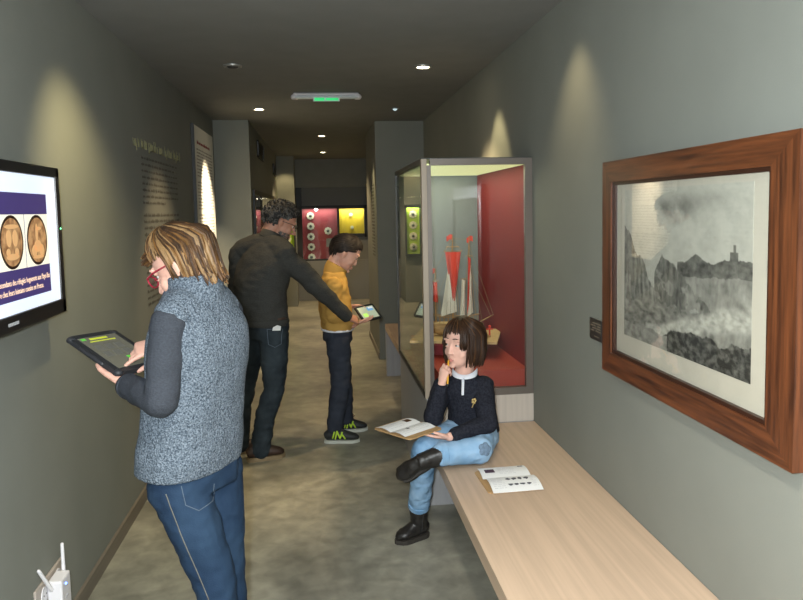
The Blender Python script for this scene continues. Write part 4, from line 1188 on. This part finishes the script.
# jeans details: outer seam and back pocket stitching on the near leg
CD = V((-.10, 1, -.30)); 
def cam_line(pts): return [V(a) - CD.normalized() * .25 for a in pts]
stitched(jeans_w, cam_line([(-.447, 1.97, .77), (-.414, 1.97, .66), (-.373, 1.97, .54), (-.332, 1.97, .42), (-.318, 1.97, .12)]), CD, 'stitch', .0016, name='outer_seam')
stitched(jeans_w, cam_line([(-.405, 1.97, .79), (-.395, 1.97, .735), (-.36, 1.97, .715), (-.325, 1.97, .735), (-.318, 1.97, .79)]), CD, 'stitch_pale', .0013, name='pocket_seam')
# tablet in its bumper
T = thing('tablet', TW['c'], 'tablet in thick black bumper held by the woman in the vest', 'tablet')
mb = MB(); slab(mb, TW['c'], tX, tY, tN, .180, .246, .016, .02); case = obj('bumper_case', mb, 'rubber_black', T, False)
for sx in (-1, 1):
    for sy in (-1, 1):
        mb = MB(); mb.ell(TW['c'] + tX * sx * .078 + tY * sy * .111, (.017, .017, .012), None, 14, 8); obj('corner_bumper', mb, 'rubber_black', T, True)
    mb = MB(); mb.tube([TW['c'] + tX * sx * .088 - tY * .05, TW['c'] + tX * sx * .088 + tY * .05], [.008, .008], n=10); obj('side_grip', mb, 'rubber_black', T, True)
rect_on('screen', TW['c'], tX, tY, tN, -.070, .072, -.100, .100, .008, 'tablet_screen', T)
rect_on('screen_title', TW['c'], tX, tY, tN, -.035, .03, .080, .090, .0086, 'ui_yellow', T); rect_on('screen_icon', TW['c'], tX, tY, tN, -.064, -.048, .082, .094, .0086, 'ui_green', T)
rect_on('screen_subtitle', TW['c'], tX, tY, tN, -.045, .05, .066, .071, .0086, 'ui_yellow', T)
for i in range(3): rect_on('screen_picture', TW['c'], tX, tY, tN, -.052 + .036 * i, -.026 + .036 * i, .012, .044, .0086, 'ui_grey', T); rect_on('screen_picture', TW['c'], tX, tY, tN, -.052 + .036 * i, -.026 + .036 * i, -.03, .002, .0086, 'ui_grey', T)
for i in range(3): rect_on('screen_button', TW['c'], tX, tY, tN, .004 + .018 * i, .018 + .018 * i, -.062, -.042, .0086, 'ui_green', T)
rect_on('screen_line', TW['c'], tX, tY, tN, .0, .058, -.074, -.068, .0086, 'ui_yellow', T)

# ---------------- man bending over the boy
t = thing('person', (-.38, 4.42, 0), 'grey-haired man in charcoal sweater leaning over to point at the boy’s tablet', 'person')
L = V((-.66, .75, 0)); F = V((.75, .66, 0))
HM = basis((-.236, 4.52, 1.487), (.97, .20, 0), 24, -3, 1.0)
hipR, hipL = V((-.295, 4.37, .83)), V((-.43, 4.50, .83)); knR, knL = V((-.305, 4.37, .46)), V((-.50, 4.55, .45)); anR, anL = V((-.405, 4.38, .10)), V((-.545, 4.53, .10))
shR, shL = V((-.205, 4.37, 1.285)), V((-.490, 4.59, 1.300)); elR, elL = V((.000, 4.40, 1.060)), V((-.545, 4.58, 1.02)); wrR, wrL = V((.172, 4.515, .865)), V((-.49, 4.74, .86))
b_ = MB(); head(b_, HM, nose=1.15)
b_.tube([HM @ V((0, -.035, -.03)), HM @ V((0, -.045, -.085)), V((-.29, 4.49, 1.38)), V((-.31, 4.475, 1.33))], [.058, .056, .058, .062], n=18)
rm = [((-.345, 4.445, .82), L, .11, .075), ((-.345, 4.445, .90), L, .115, .08), ((-.365, 4.445, 1.05), L, .13, .085), ((-.352, 4.46, 1.18), L, .15, .09), ((-.33, 4.475, 1.26), L, .12, .07), ((-.31, 4.485, 1.33), L, .05, .045)]
torso(b_, dense(rm))
b_.limb([shR, elR, wrR], [.042, .036, .027]); b_.limb([shL, elL, wrL], [.042, .036, .027])
for h_, k_, a_ in ((hipL, knL, anL), (hipR, knR, anR)):
    b_.limb([h_, k_, a_], [.07, .05, .036]); b_.tube([a_ + V((0, 0, -.03)), a_ + V((.08, .02, -.06))], [(.028, .026), (.028, .016)], across=(0, 1, 0))
hand(b_, wrR, V((.62, .62, -.30)), V((.30, -.62, .75)), -1, ((8, 12, 8), (30, 45, 25), (40, 50, 30), (45, 50, 30)), (15, 20), 1.0, tclose=.4)
hand(b_, wrL, V((.3, .2, -.9)), V((-.6, .7, 0)), 1, (15, 18, 20, 22), (15, 15), 1.0)
inv = HM.inverted()
body = skin('body', b_, ['skin_tan', 'lips', 'hair_grey'], t, .0034, 6, lip_fn(HM, lambda q: 2 if (q.z < -.055 and q.y > .0 and not (abs(q.x) < .024 and -.085 < q.z < -.058 and q.y > .08) and q.z > -.125 and abs(q.x) < .075 and noise.noise(q * 300) > -.25) else 0))
eyes(body, HM, (0, -1)); brows(body, HM, 'hair_charcoal')
b_ = MB()
torso(b_, dense([((-.352, 4.435, .77), L, .145, .115), ((-.345, 4.44, .85), L, .158, .118), ((-.345, 4.445, .905), L, .15, .11)]))
for h_, k_, a_ in ((hipL, knL, anL), (hipR, knR, anR)):
    b_.limb([h_ + V((0, 0, -.05)), h_ * .5 + k_ * .5, k_, k_ * .5 + a_ * .5 + V((-.01, 0, 0)), a_ + V((0, 0, -.035))], [.095, .086, .068, .063, .060], n=20)
jn = skin('jeans', b_, 'denim_dark', t, .006, 4, None, (.012, (12, 12, 18)))
# belt, back pocket with a folded paper in it
mb = MB(); k = 30
pts = [V((-.345, 4.445, .893)) + L * (.157 * math.cos(2 * PI * i / k)) + F * (.117 * math.sin(2 * PI * i / k)) for i in range(k + 1)]
mb.tube(pts, [(.016, .005)] * (k + 1), across=(0, 0, 1), n=8, cap=False); obj('belt', mb, 'leather_brown', jn, True)
PD = V((.06, 1, -.12))
def on_back(x, z): return V((x, 4.05, z + .03))
stitched(jn, [on_back(-.345, .842), on_back(-.255, .842)], PD, 'stitch_pale', .002, name='pocket_edge')
stitched(jn, [on_back(-.345, .842), on_back(-.338, .75), on_back(-.30, .73), on_back(-.262, .75), on_back(-.255, .842)], PD, 'stitch_pale', .0016, name='pocket_seam')
h_, nn_ = surf(jn, on_back(-.295, .845), PD)
ax_ = V((0, 0, 1)).cross(nn_).normalized(); ay_ = nn_.cross(ax_)
mb = MB(); mb.prism([(-.02, -.01), (.030, -.012), (.034, .014), (.012, .022), (-.014, .012)], h_ + nn_ * .003, ax_, ay_, .004); obj('folded_paper', mb, 'paper_white', jn)
for h, to, a_ in ((V((-.478, 4.365, 0)), V((-.268, 4.425, 0)), anR), (V((-.63, 4.52, 0)), V((-.42, 4.57, 0)), anL)):
    sh_, d, a, up, Ln = shoe(t, 'leather_shoe', h, to, a_ + V((0, 0, .0)), 'leather_brown', 1.05, .05, 'sole_tan')
    mb = MB()
    for i in range(4):
        q = h + d * (Ln * (.36 + .07 * i)) + up * (.108 - .010 * i); mb.tube([q - a * .022, q + up * .003, q + a * .022], [.0028] * 3, n=6)
    obj('laces', mb, 'sole_tan', sh_, True)
b_ = MB()
torso(b_, dense([((-.352, 4.44, .868), L, .162, .122), ((-.36, 4.44, .92), L, .165, .126), ((-.372, 4.44, 1.03), L, .178, .132), ((-.362, 4.455, 1.15), L, .200, .138), ((-.345, 4.47, 1.25), L, .190, .125), ((-.325, 4.48, 1.33), L, .13, .104), ((-.300, 4.49, 1.395), L, .080, .078)]))
for sh in (shL, shR): b_.limb([V((-.318, 4.485, 1.345)), V((-.318, 4.485, 1.345)).lerp(sh, .55) + V((0, 0, .015)), sh], [.088, .082, .076], n=20)
for sh, el, wr in ((shR, elR, wrR), (shL, elL, wrL)):
    we = el + (wr - el) * .93; b_.limb([sh + V((-.01, 0, -.01)), sh * .5 + el * .5, el, el * .5 + we * .5, we], [.076, .066, .056, .048, .040], n=18)
swm = skin('sweater', b_, 'sweater_charcoal', t, .006, 4, None, (.012, (9, 9, 16)))
mb = MB(); mb.tube([V((-.308, 4.486, 1.385)), V((-.290, 4.492, 1.425))], [(.076, .074), (.067, .068)], across=L, n=24, capk=.15); obj('collar_band', mb, 'sweater_charcoal', swm, True)
d = (wrR - elR).normalized(); c = elR + (wrR - elR) * .92; mb = MB(); mb.tube([c - d * .025, c + d * .022], [.0435, .040], n=20, capk=.15); obj('cuff', mb, 'sweater_charcoal', swm, True)
mb = MB(); k = 30; pts = [V((-.352, 4.44, .872)) + L * (.166 * math.cos(2 * PI * i / k)) + F * (.126 * math.sin(2 * PI * i / k)) for i in range(k + 1)]
mb.tube(pts, [(.022, .006)] * (k + 1), across=(0, 0, 1), n=8, cap=False); obj('hem_band', mb, 'sweater_charcoal', swm, True)
# curly grey hair
hr = MB(); rh = random.Random(5)
cap_mesh(hr, HM, lambda az, pol: pol < .86 + .80 * min(1, abs(az) / 1.3) + (.55 if abs(az) > 1.75 else 0), 1.05, jit=.004)
for i in range(520):
    az = rh.uniform(-PI, PI); lim = .84 + .78 * min(1, abs(az) / 1.3) + (.62 if abs(az) > 1.75 else 0); pol = math.acos(1 - rh.random() * (1 - math.cos(min(lim, 2.35))))
    hr.cur = 1 if rh.random() < (.30 + .35 * (pol > 1.2)) else 0
    p = scalp(az, pol, 1.06 + .10 * rh.random() * (1.3 if pol < 1 else .8)); nn = (p - V((0, -.014, .03))).normalized(); t1 = nn.orthogonal().normalized(); t2 = nn.cross(t1)
    a0 = rh.uniform(0, 6.28); R_ = rh.uniform(.007, .013)
    pts = [HM @ (p + (t1 * math.cos(a0 + a) + t2 * math.sin(a0 + a)) * R_ + nn * (.004 * a - .004)) for a in (0, .9, 1.8, 2.7, 3.6, 4.5)]
    hr.tube(pts, [.0028, .0042, .0045, .0042, .0035, .002], n=6)
hr.cur = 0
obj('hair', hr, ['hair_charcoal', 'hair_grey'], t, True, sharp=0)
g = MB()
for sx in (-1, 1):
    c = V((sx * .034, .101, -.004)); g.tube([HM @ (c + V((.024 * math.cos(a * PI / 10), -.004 * abs(math.cos(a * PI / 10)), .016 * math.sin(a * PI / 10)))) for a in range(21)], [.002] * 21, n=8, cap=False)
    g.tube([HM @ V((sx * .058, .097, .006)), HM @ V((sx * .076, .06, .008)), HM @ V((sx * .082, -.005, .004))], [(.002, .003)] * 3, n=8)
g.tube([HM @ V((-.010, .1035, .002)), HM @ V((0, .108, .006)), HM @ V((.010, .1035, .002))], [.002] * 3, n=8)
obj('glasses', g, 'glasses_black', t, True)

# ---------------- boy with tablet
t = thing('person', (.10, 4.66, 0), 'dark-haired boy in mustard jacket and navy trousers looking down at a tablet', 'person')
L = V((-.10, 1, 0)); F = V((1, .10, 0))
HM = basis((.168, 4.685, 1.268), (1, .05, 0), 30, 0, 1.02)
hipR, hipL = V((.10, 4.60, .72)), V((.105, 4.74, .72)); knR, knL = V((.11, 4.58, .41)), V((.125, 4.755, .41)); anR, anL = V((.06, 4.575, .09)), V((.145, 4.79, .09))
shR, shL = V((.082, 4.55, 1.075)), V((.082, 4.80, 1.075)); elR, elL = V((.070, 4.535, .87)), V((.09, 4.84, .88)); wrR, wrL = V((.225, 4.605, .80)), V((.185, 4.775, .888))
b_ = MB(); head(b_, HM, True)
b_.tube([HM @ V((0, -.03, -.03)), HM @ V((0, -.04, -.075)), V((.09, 4.675, 1.14)), V((.08, 4.675, 1.09))], [.048, .044, .048, .06], n=18)
torso(b_, dense([((.10, 4.67, .72), L, .09, .065), ((.10, 4.67, .80), L, .095, .07), ((.085, 4.67, .95), L, .10, .068), ((.08, 4.67, 1.04), L, .105, .062), ((.085, 4.67, 1.11), L, .05, .045)]))
b_.limb([shR, elR, wrR], [.037, .031, .022]); b_.limb([shL, elL, wrL], [.037, .031, .022])
for h_, k_, a_ in ((hipL, knL, anL), (hipR, knR, anR)):
    b_.limb([h_, k_, a_], [.055, .042, .030]); b_.tube([a_ + V((0, 0, -.03)), a_ + V((.07, 0, -.06))], [(.025, .023), (.026, .013)], across=(0, 1, 0))
BT = dict(c=V((.312, 4.7013, .8516)), X=V((.789, .612, .046)), Y=V((-.466, .549, .694)))
bX, bY, bN = ortho(BT['X'], BT['Y'])
hand(b_, wrR, V((.86, .36, .10)), -bN * .6 + V((.1, -.5, -.3)), -1, ((10, 15, 10), (12, 18, 12), (14, 20, 14), (16, 22, 14)), (8, 10), .82)
hand(b_, wrL, V((.86, -.12, .02)), V((-.2, .5, .8)), 1, (14, 16, 18, 20), (10, 12), .82)
body = skin('body', b_, ['skin_child', 'lips'], t, .0034, 6, lip_fn(HM)); eyes(body, HM, (0, -1.2)); brows(body, HM, 'hair_black')
b_ = MB(); torso(b_, dense([((.10, 4.67, .68), L, .125, .098), ((.10, 4.67, .76), L, .125, .098), ((.10, 4.67, .82), L, .115, .09)]))
for h_, k_, a_ in ((hipL, knL, anL), (hipR, knR, anR)):
    b_.limb([h_ + V((0, 0, -.04)), h_ * .5 + k_ * .5, k_, k_ * .5 + a_ * .5, a_ + V((.0, 0, .0))], [.084, .077, .066, .061, .052], n=20)
skin('trousers', b_, 'trousers_navy', t, .006, 4, None, (.012, (10, 10, 18)))
for h, to, a_ in ((V((.0, 4.575, 0)), V((.215, 4.555, 0)), anR), (V((.085, 4.79, 0)), V((.285, 4.80, 0)), anL)):
    mb = MB(); mb.tube([a_ + V((-.005, 0, -.02)), a_ + V((0, 0, .03))], [.037, .038], n=18, capk=.2); obj('sock', mb, 'sock_grey', t, True)
    so, d, a, up, Ln = shoe(t, 'trainer', h, to, a_, 'trainer_black', .95, 0, 'sole_white', soleh=.015)
    def sp(tq, hq): # point on the near (camera) side of the shoe
        w_ = .036 + .006 * math.sin(PI * tq); return h + d * (Ln * tq) - a * math.copysign(1, a.y) * (w_ + .001) + up * hq
    mb = MB()
    for p0, p1 in (((.30, .035), (.36, .085)), ((.36, .085), (.45, .038)), ((.45, .038), (.52, .078)), ((.22, .040), (.28, .08)), ((.53, .06), (.60, .035))): mb.tube([sp(*p0), sp(*p1)], [.0055, .0055], n=6)
    obj('side_mark', mb, 'neon_yellow', so, True)
    mb = MB()
    for i in range(4):
        q = h + d * (Ln * (.36 + .075 * i)) + up * (.100 - .011 * i); mb.tube([q - a * .022, q + up * .004, q + a * .022], [.0028] * 3, n=6)
    q = h + d * (Ln * .36) + up * .105; mb.tube(curve([q, q + up * .02 + d * .03, q + d * .045 - up * .003, q]), [.0022] * 16, n=6)
    obj('laces', mb, 'trainer_black', so, True)
b_ = MB()
torso(b_, dense([((.102, 4.67, .755), L, .140, .108), ((.10, 4.67, .80), L, .142, .110), ((.088, 4.67, .92), L, .138, .108), ((.080, 4.67, 1.03), L, .142, .100), ((.084, 4.672, 1.10), L, .11, .082), ((.092, 4.674, 1.145), L, .074, .072)]))
for sh, el, wr in ((shR, elR, wrR), (shL, elL, wrL)):
    we = el + (wr - el) * .88; b_.limb([sh + V((0, 0, -.01)), sh * .5 + el * .5, el, el * .5 + we * .5, we], [.060, .054, .050, .043, .036], n=18)
jk = skin('jacket', b_, 'mustard', t, .0055, 4, None, (.014, (11, 11, 17)))
mb = MB(); mb.tube(curve([V((.085, 4.675, 1.12)), V((.098, 4.676, 1.16)), V((.112, 4.677, 1.185))], 3), [(.074, .074), (.074, .076), (.073, .077), (.072, .078), (.071, .078), (.070, .078), (.069, .077)], across=L, n=26, capk=.10); obj('high_collar', mb, 'mustard', jk, True)
mb = MB(); k = 26; pts = [V((.101, 4.67, .758)) + L * (.142 * math.cos(2 * PI * i / k)) + F * (.110 * math.sin(2 * PI * i / k)) for i in range(k + 1)]; mb.tube(pts, [(.008, .004)] * (k + 1), across=(0, 0, 1), n=8, cap=False); obj('white_hem', mb, 'blouse_white', jk, True)
hr = MB(); rh = random.Random(8)
cap_mesh(hr, HM, lambda az, pol: pol < 1.05 + (.95 if abs(az) > 1.85 else .42 * min(1, abs(az) / 1.2)) + (.30 if abs(az) > 2.3 else 0), 1.07)
for i in range(420):
    az = rh.uniform(-PI, PI); ax = abs(az)
    lim = (1.20 if ax < 1.0 else 1.50 if ax < 1.45 else 1.66 if ax < 1.85 else 2.1 if ax < 2.3 else 2.35)
    p0 = rh.uniform(.05, .6) if rh.random() < .5 else rh.uniform(.5, 1.5) if ax > 1.4 else rh.uniform(.4, .8); hr.cur = rh.randrange(2)
    pts = []
    for q in range(6):
        u = q / 5; pol = p0 + (min(lim, p0 + .9) - p0) * u; a = az * (.6 + .4 * u); pts.append(scalp(a, pol, 1.07 + .035 * rh.random() * (1 - u) + (.05 if ax < 1 else .02) * math.sin(PI * u * .8)))
    if ax > 2.1 and p0 > .5: pts.append(pts[-1] + V((0, .004, -.022)))
    lock(hr, pts, rh.uniform(.005, .009), .0035, HM)
hr.cur = 0
obj('hair', hr, ['hair_black', 'hair_dark'], t, True, sharp=0)
BOY = t
T = thing('tablet', BT['c'], 'small black-rimmed tablet with bright page in the boy’s hands', 'tablet')
mb = MB(); slab(mb, BT['c'], bX, bY, bN, .170, .130, .012, .012); obj('black_case', mb, 'rubber_black', T)
rect_on('screen', BT['c'], bX, bY, bN, -.070, .070, -.050, .050, .006, 'tablet_page', T)
rect_on('screen_photo', BT['c'], bX, bY, bN, .005, .055, .010, .040, .0066, 'ui_blue', T); rect_on('screen_cloud', BT['c'], bX, bY, bN, .02, .06, .028, .042, .0072, 'ui_white', T)
rect_on('screen_map', BT['c'], bX, bY, bN, -.055, -.015, -.035, -.005, .0066, 'ui_lime', T)
for i in range(5): rect_on('screen_line', BT['c'], bX, bY, bN, .0, .058, -.004 - .009 * i, -.0005 - .009 * i, .0066, 'ui_line', T)

for o_ in (BOY, T): o_.location += V((.008, .07, 0))

# ---------------- girl sitting on the bench
t = thing('person', (.68, 3.15, .43), 'girl in navy cardigan sitting cross-legged on the bench, pencil at her mouth', 'person')
L = V((.95, -.28, 0)).normalized(); F = V((-.28, -.95, 0)).normalized()
HM = basis((.645, 3.135, .928), (-.80, -.60, 0), -5, 0, .95)
hipR, hipL = V((.63, 3.19, .51)), V((.745, 3.16, .51)); knR, knL = V((.435, 2.985, .50)), V((.668, 2.930, .500)); anR, anL = V((.430, 3.165, .150)), V((.500, 2.900, .500))
shR, shL = V((.560, 3.20, .722)), V((.738, 3.14, .730)); elR, elL = V((.492, 3.075, .61)), V((.725, 3.00, .590)); wrR, wrL = V((.527, 3.035, .775)), V((.535, 2.925, .566))
b_ = MB(); head(b_, HM, True)
b_.tube([HM @ V((0, -.03, -.03)), HM @ V((0, -.035, -.075)), V((.655, 3.17, .79)), V((.66, 3.175, .74))], [.042, .040, .044, .055], n=18)
torso(b_, dense([((.70, 3.19, .46), L, .105, .085), ((.695, 3.19, .54), L, .105, .08), ((.68, 3.18, .64), L, .095, .07), ((.665, 3.175, .72), L, .10, .065), ((.658, 3.172, .775), L, .05, .045)]))
b_.limb([shR, elR, wrR], [.032, .027, .019]); b_.limb([shL, elL, wrL], [.032, .027, .019])
b_.limb([hipL, knL, anL], [.050, .038, .026]); b_.limb([hipR, knR, anR], [.050, .038, .026])
b_.tube([anR + V((0, 0, -.05)), V((.392, 3.165, .045))], [.020, .014]); b_.tube([anL, anL + V((-.08, .02, -.045))], [.022, .016])
hand(b_, wrR, V((.16, -.12, .97)), V((-.75, -.55, .1)), -1, ((48, 62, 40), (55, 70, 45), (60, 72, 45), (62, 72, 45)), (25, 30), .72, tclose=.5)
hand(b_, wrL, V((-.97, .10, .06)), V((.0, -.25, -.95)), 1, ((6, 12, 10), (6, 12, 10), (8, 14, 10), (8, 14, 10)), (10, 15), .74)
body = skin('body', b_, ['skin_girl', 'lips'], t, .0030, 6, lip_fn(HM)); eyes(body, HM, (1.0, .9)); brows(body, HM, 'hair_brown')
b_ = MB(); torso(b_, dense([((.70, 3.185, .455), L, .118, .10), ((.70, 3.185, .53), L, .118, .095), ((.695, 3.185, .58), L, .105, .085)]))
b_.limb([hipL + V((0, 0, -.01)), hipL * .5 + knL * .5, knL, knL * .5 + anL * .5, anL], [.070, .066, .060, .053, .048], n=20)
b_.limb([hipR + V((0, 0, -.01)), hipR * .5 + knR * .5, knR, knR * .5 + anR * .5, anR + V((0, 0, .02))], [.070, .064, .056, .053, .049], n=20)
PC = V((.70, 2.88, .51))
jn = skin('jeans', b_, ['denim_light', 'denim_patch'], t, .0042, 4, None, (.010, (16, 16, 20)))
pnn = (PC - knL).normalized(); X_, Y_, N_ = ortho(V((1, .4, 0)), V((0, 0, 1)))
N_ = V((.22, -.92, .32)).normalized(); X_ = V((.97, .23, 0)).normalized(); Y_ = N_.cross(X_)
mb = MB(); k = 48
pts = []
for ring_, rr_ in ((0, 0), (1, .45), (2, .8), (3, 1.0)):
    for i in range(k):
        a = 2 * PI * i / k; r_ = (.023 + .007 * abs(math.cos(2.5 * a))) * rr_; q = X_ * (r_ * math.cos(a)) + Y_ * (r_ * math.sin(a))
        pts.append(knL + (N_ * .0575 + q).normalized() * .0665)
fs = [(j * k + i, j * k + (i + 1) % k, (j + 1) * k + (i + 1) % k, (j + 1) * k + i) for j in range(3) for i in range(k)]
pts2 = [knL + (p - knL) * .93 for p in pts]; n0 = len(pts)
fs += [tuple(q + n0 for q in f[::-1]) for f in fs] + [(3 * k + i, 3 * k + (i + 1) % k, 3 * k + (i + 1) % k + n0, 3 * k + i + n0) for i in range(k)]
mb.add(pts + pts2, fs); obj('flower_patch', mb, 'denim_patch', jn, True)
for c, d in ((anL, (anL - knL).normalized()), (anR + V((0, 0, .02)), (anR - knR).normalized())):
    mb = MB(); mb.tube([c - d * .012, c + d * .012], [.0515, .051], n=24, capk=.15); obj('turned_cuff', mb, 'denim_light', jn, True)
for h, to, a_, up in ((V((.466, 3.195, 0)), V((.322, 3.135, 0)), anR + V((0, 0, .03)), (0, 0, 1)), (V((.455, 2.945, .455)), V((.322, 2.965, .385)), anL + V((.015, 0, 0)), (-.20, -.78, .60))):
    bo, d, a, up_, Ln = shoe(t, 'ankle_boot', h, to, a_, 'leather_black', .88, .0455, 'sole_dark', up, .0035, (.005, (26, 26, 26)), .015)
    mb = MB(); p0 = h + d * (Ln * .30) + up_ * .045; sd = -a if a.y > 0 else a
    if up[2] == 1: mb.tube([p0 + sd * .031 + V((.004, 0, 0)), V(a_) + sd * .047 + V((0, 0, -.01))], [.0022, .0022], n=6)
    else: mb.tube([p0 + V((0, -.03, .02)), p0 + V((.05, -.04, .035))], [.0022, .0022], n=6)
    obj('zip', mb, 'dark_metal', bo, True)
b_ = MB()
torso(b_, dense([((.70, 3.185, .505), L, .122, .102), ((.697, 3.185, .56), L, .118, .098), ((.685, 3.18, .64), L, .110, .090), ((.670, 3.175, .70), L, .116, .084), ((.660, 3.172, .75), L, .085, .070), ((.656, 3.170, .785), L, .052, .054)]))
for sh, el, wr in ((shR, elR, wrR), (shL, elL, wrL)):
    we = el + (wr - el) * .86; b_.limb([sh + V((0, 0, -.006)), sh * .5 + el * .5, el, el * .5 + we * .5, we], [.052, .048, .045, .038, .031], n=18)
cg = skin('cardigan', b_, 'cardigan_navy', t, .0045, 4, None, (.009, (15, 15, 18)))
ch = V((.660, 3.170, .78))
for sx in (-1, 1):
    mb = MB(); pts = [ch + V((0, 0, .012)) + L * (sx * .056 * math.sin(a)) + F * (.058 * math.cos(a)) + V((0, 0, -.018 * max(0, math.cos(a)))) for a in [q * 1.7 / 8 + .05 for q in range(9)]]
    mb.tube([p_ + F * .004 + V((0, 0, .006)) for p_ in pts], [(.012, .004)] * 9, across=V((0, 0, 1)) - F * .9, n=8); obj('blouse_collar', mb, 'blouse_white', t, True)
mb = MB(); pts = [ch + F * (.060 + .034 * (q / 5) ** .8) + V((0, 0, -.012 - .062 * q / 5)) - L * .004 for q in range(6)]; mb.tube(pts, [(.006, .003)] * 6, across=L, n=8); obj('blouse_placket', mb, 'blouse_white', t, True)
bh_, bn_ = surf(cg, V((.683, 3.175, .672)) + F * .4 + L * .030, -F); bc = bh_ + bn_ * .003
mb = MB()
for a in range(5): mb.ell(bc + L * (.008 * math.cos(a * 1.257)) + V((0, 0, .008 * math.sin(a * 1.257) + .006)), (.006, .005, .006), None, 10, 6)
mb.tube([bc, bc - L * .010 + V((0, 0, -.024))], [.003, .002], n=6); obj('flower_badge', mb, 'badge_gold', cg, True)
# bobbed hair with a side-swept fringe
hr = MB(); rh = random.Random(21)
cap_mesh(hr, HM, lambda az, pol: pol < (.95 + .55 * min(1, max(0, (abs(az) - .55) / .5)) + (.75 if abs(az) > 1.35 else 0)), 1.08)
for i in range(520):
    az = rh.uniform(-PI, PI); ax = abs(az); hr.cur = rh.choices(range(3), (5, 4, .7))[0]
    part = -.35
    az0 = part + (az - part) * .25; k = 1.09 + .07 * rh.random(); pts = []
    if ax < .62: pend, drop = rh.uniform(1.12, 1.36), 0
    elif ax < .95: pend, drop = 1.60, rh.uniform(.02, .05)
    else: pend, drop = 1.66, rh.uniform(.085, .125)
    if ax < .62 and rh.random() < .18: hr.cur = 2
    for q in range(7):
        u = q / 6; a = az0 + (az - az0) * min(1, u * 1.3) ** .85; pts.append(scalp(a, .06 + (pend - .06) * u, k + .03 * math.sin(PI * u)))
    if drop:
        for q in range(1, 5): pts.append(pts[-1] + V((0, 0, -drop / 4)) + V((-math.sin(az), math.cos(az), 0)) * (.002 if q < 3 else -.005))
    lock(hr, pts, rh.uniform(.0045, .0085), .0032, HM)
hr.cur = 0
obj('hair', hr, ['hair_chestnut', 'hair_brown', 'hair_auburn'], t, True, sharp=0)
# pencil at her mouth
p0, p1 = HM @ V((.004, .094, -.072)), V((.548, 3.005, .800))
p1 = p0 + (p1 - p0).normalized() * .135
d = (p1 - p0).normalized()
T = thing('pencil', p1, 'yellow pencil the seated girl holds against her lips', 'pencil')
mb = MB(); mb.tube([p0 + d * .012, p1 - d * .004], [.0042, .0042], n=6, capk=.1); obj('shaft', mb, 'pencil_yellow', T)
mb = MB(); mb.tube([p1 - d * .004, p1 + d * .008], [.0042, .001], n=8, capk=.1); obj('tip', mb, 'graphite', T, True)
mb = MB(); mb.tube([p0, p0 + d * .012], [.0044, .0044], n=10, capk=.4); obj('end_cap', mb, 'pencil_yellow', T, True)
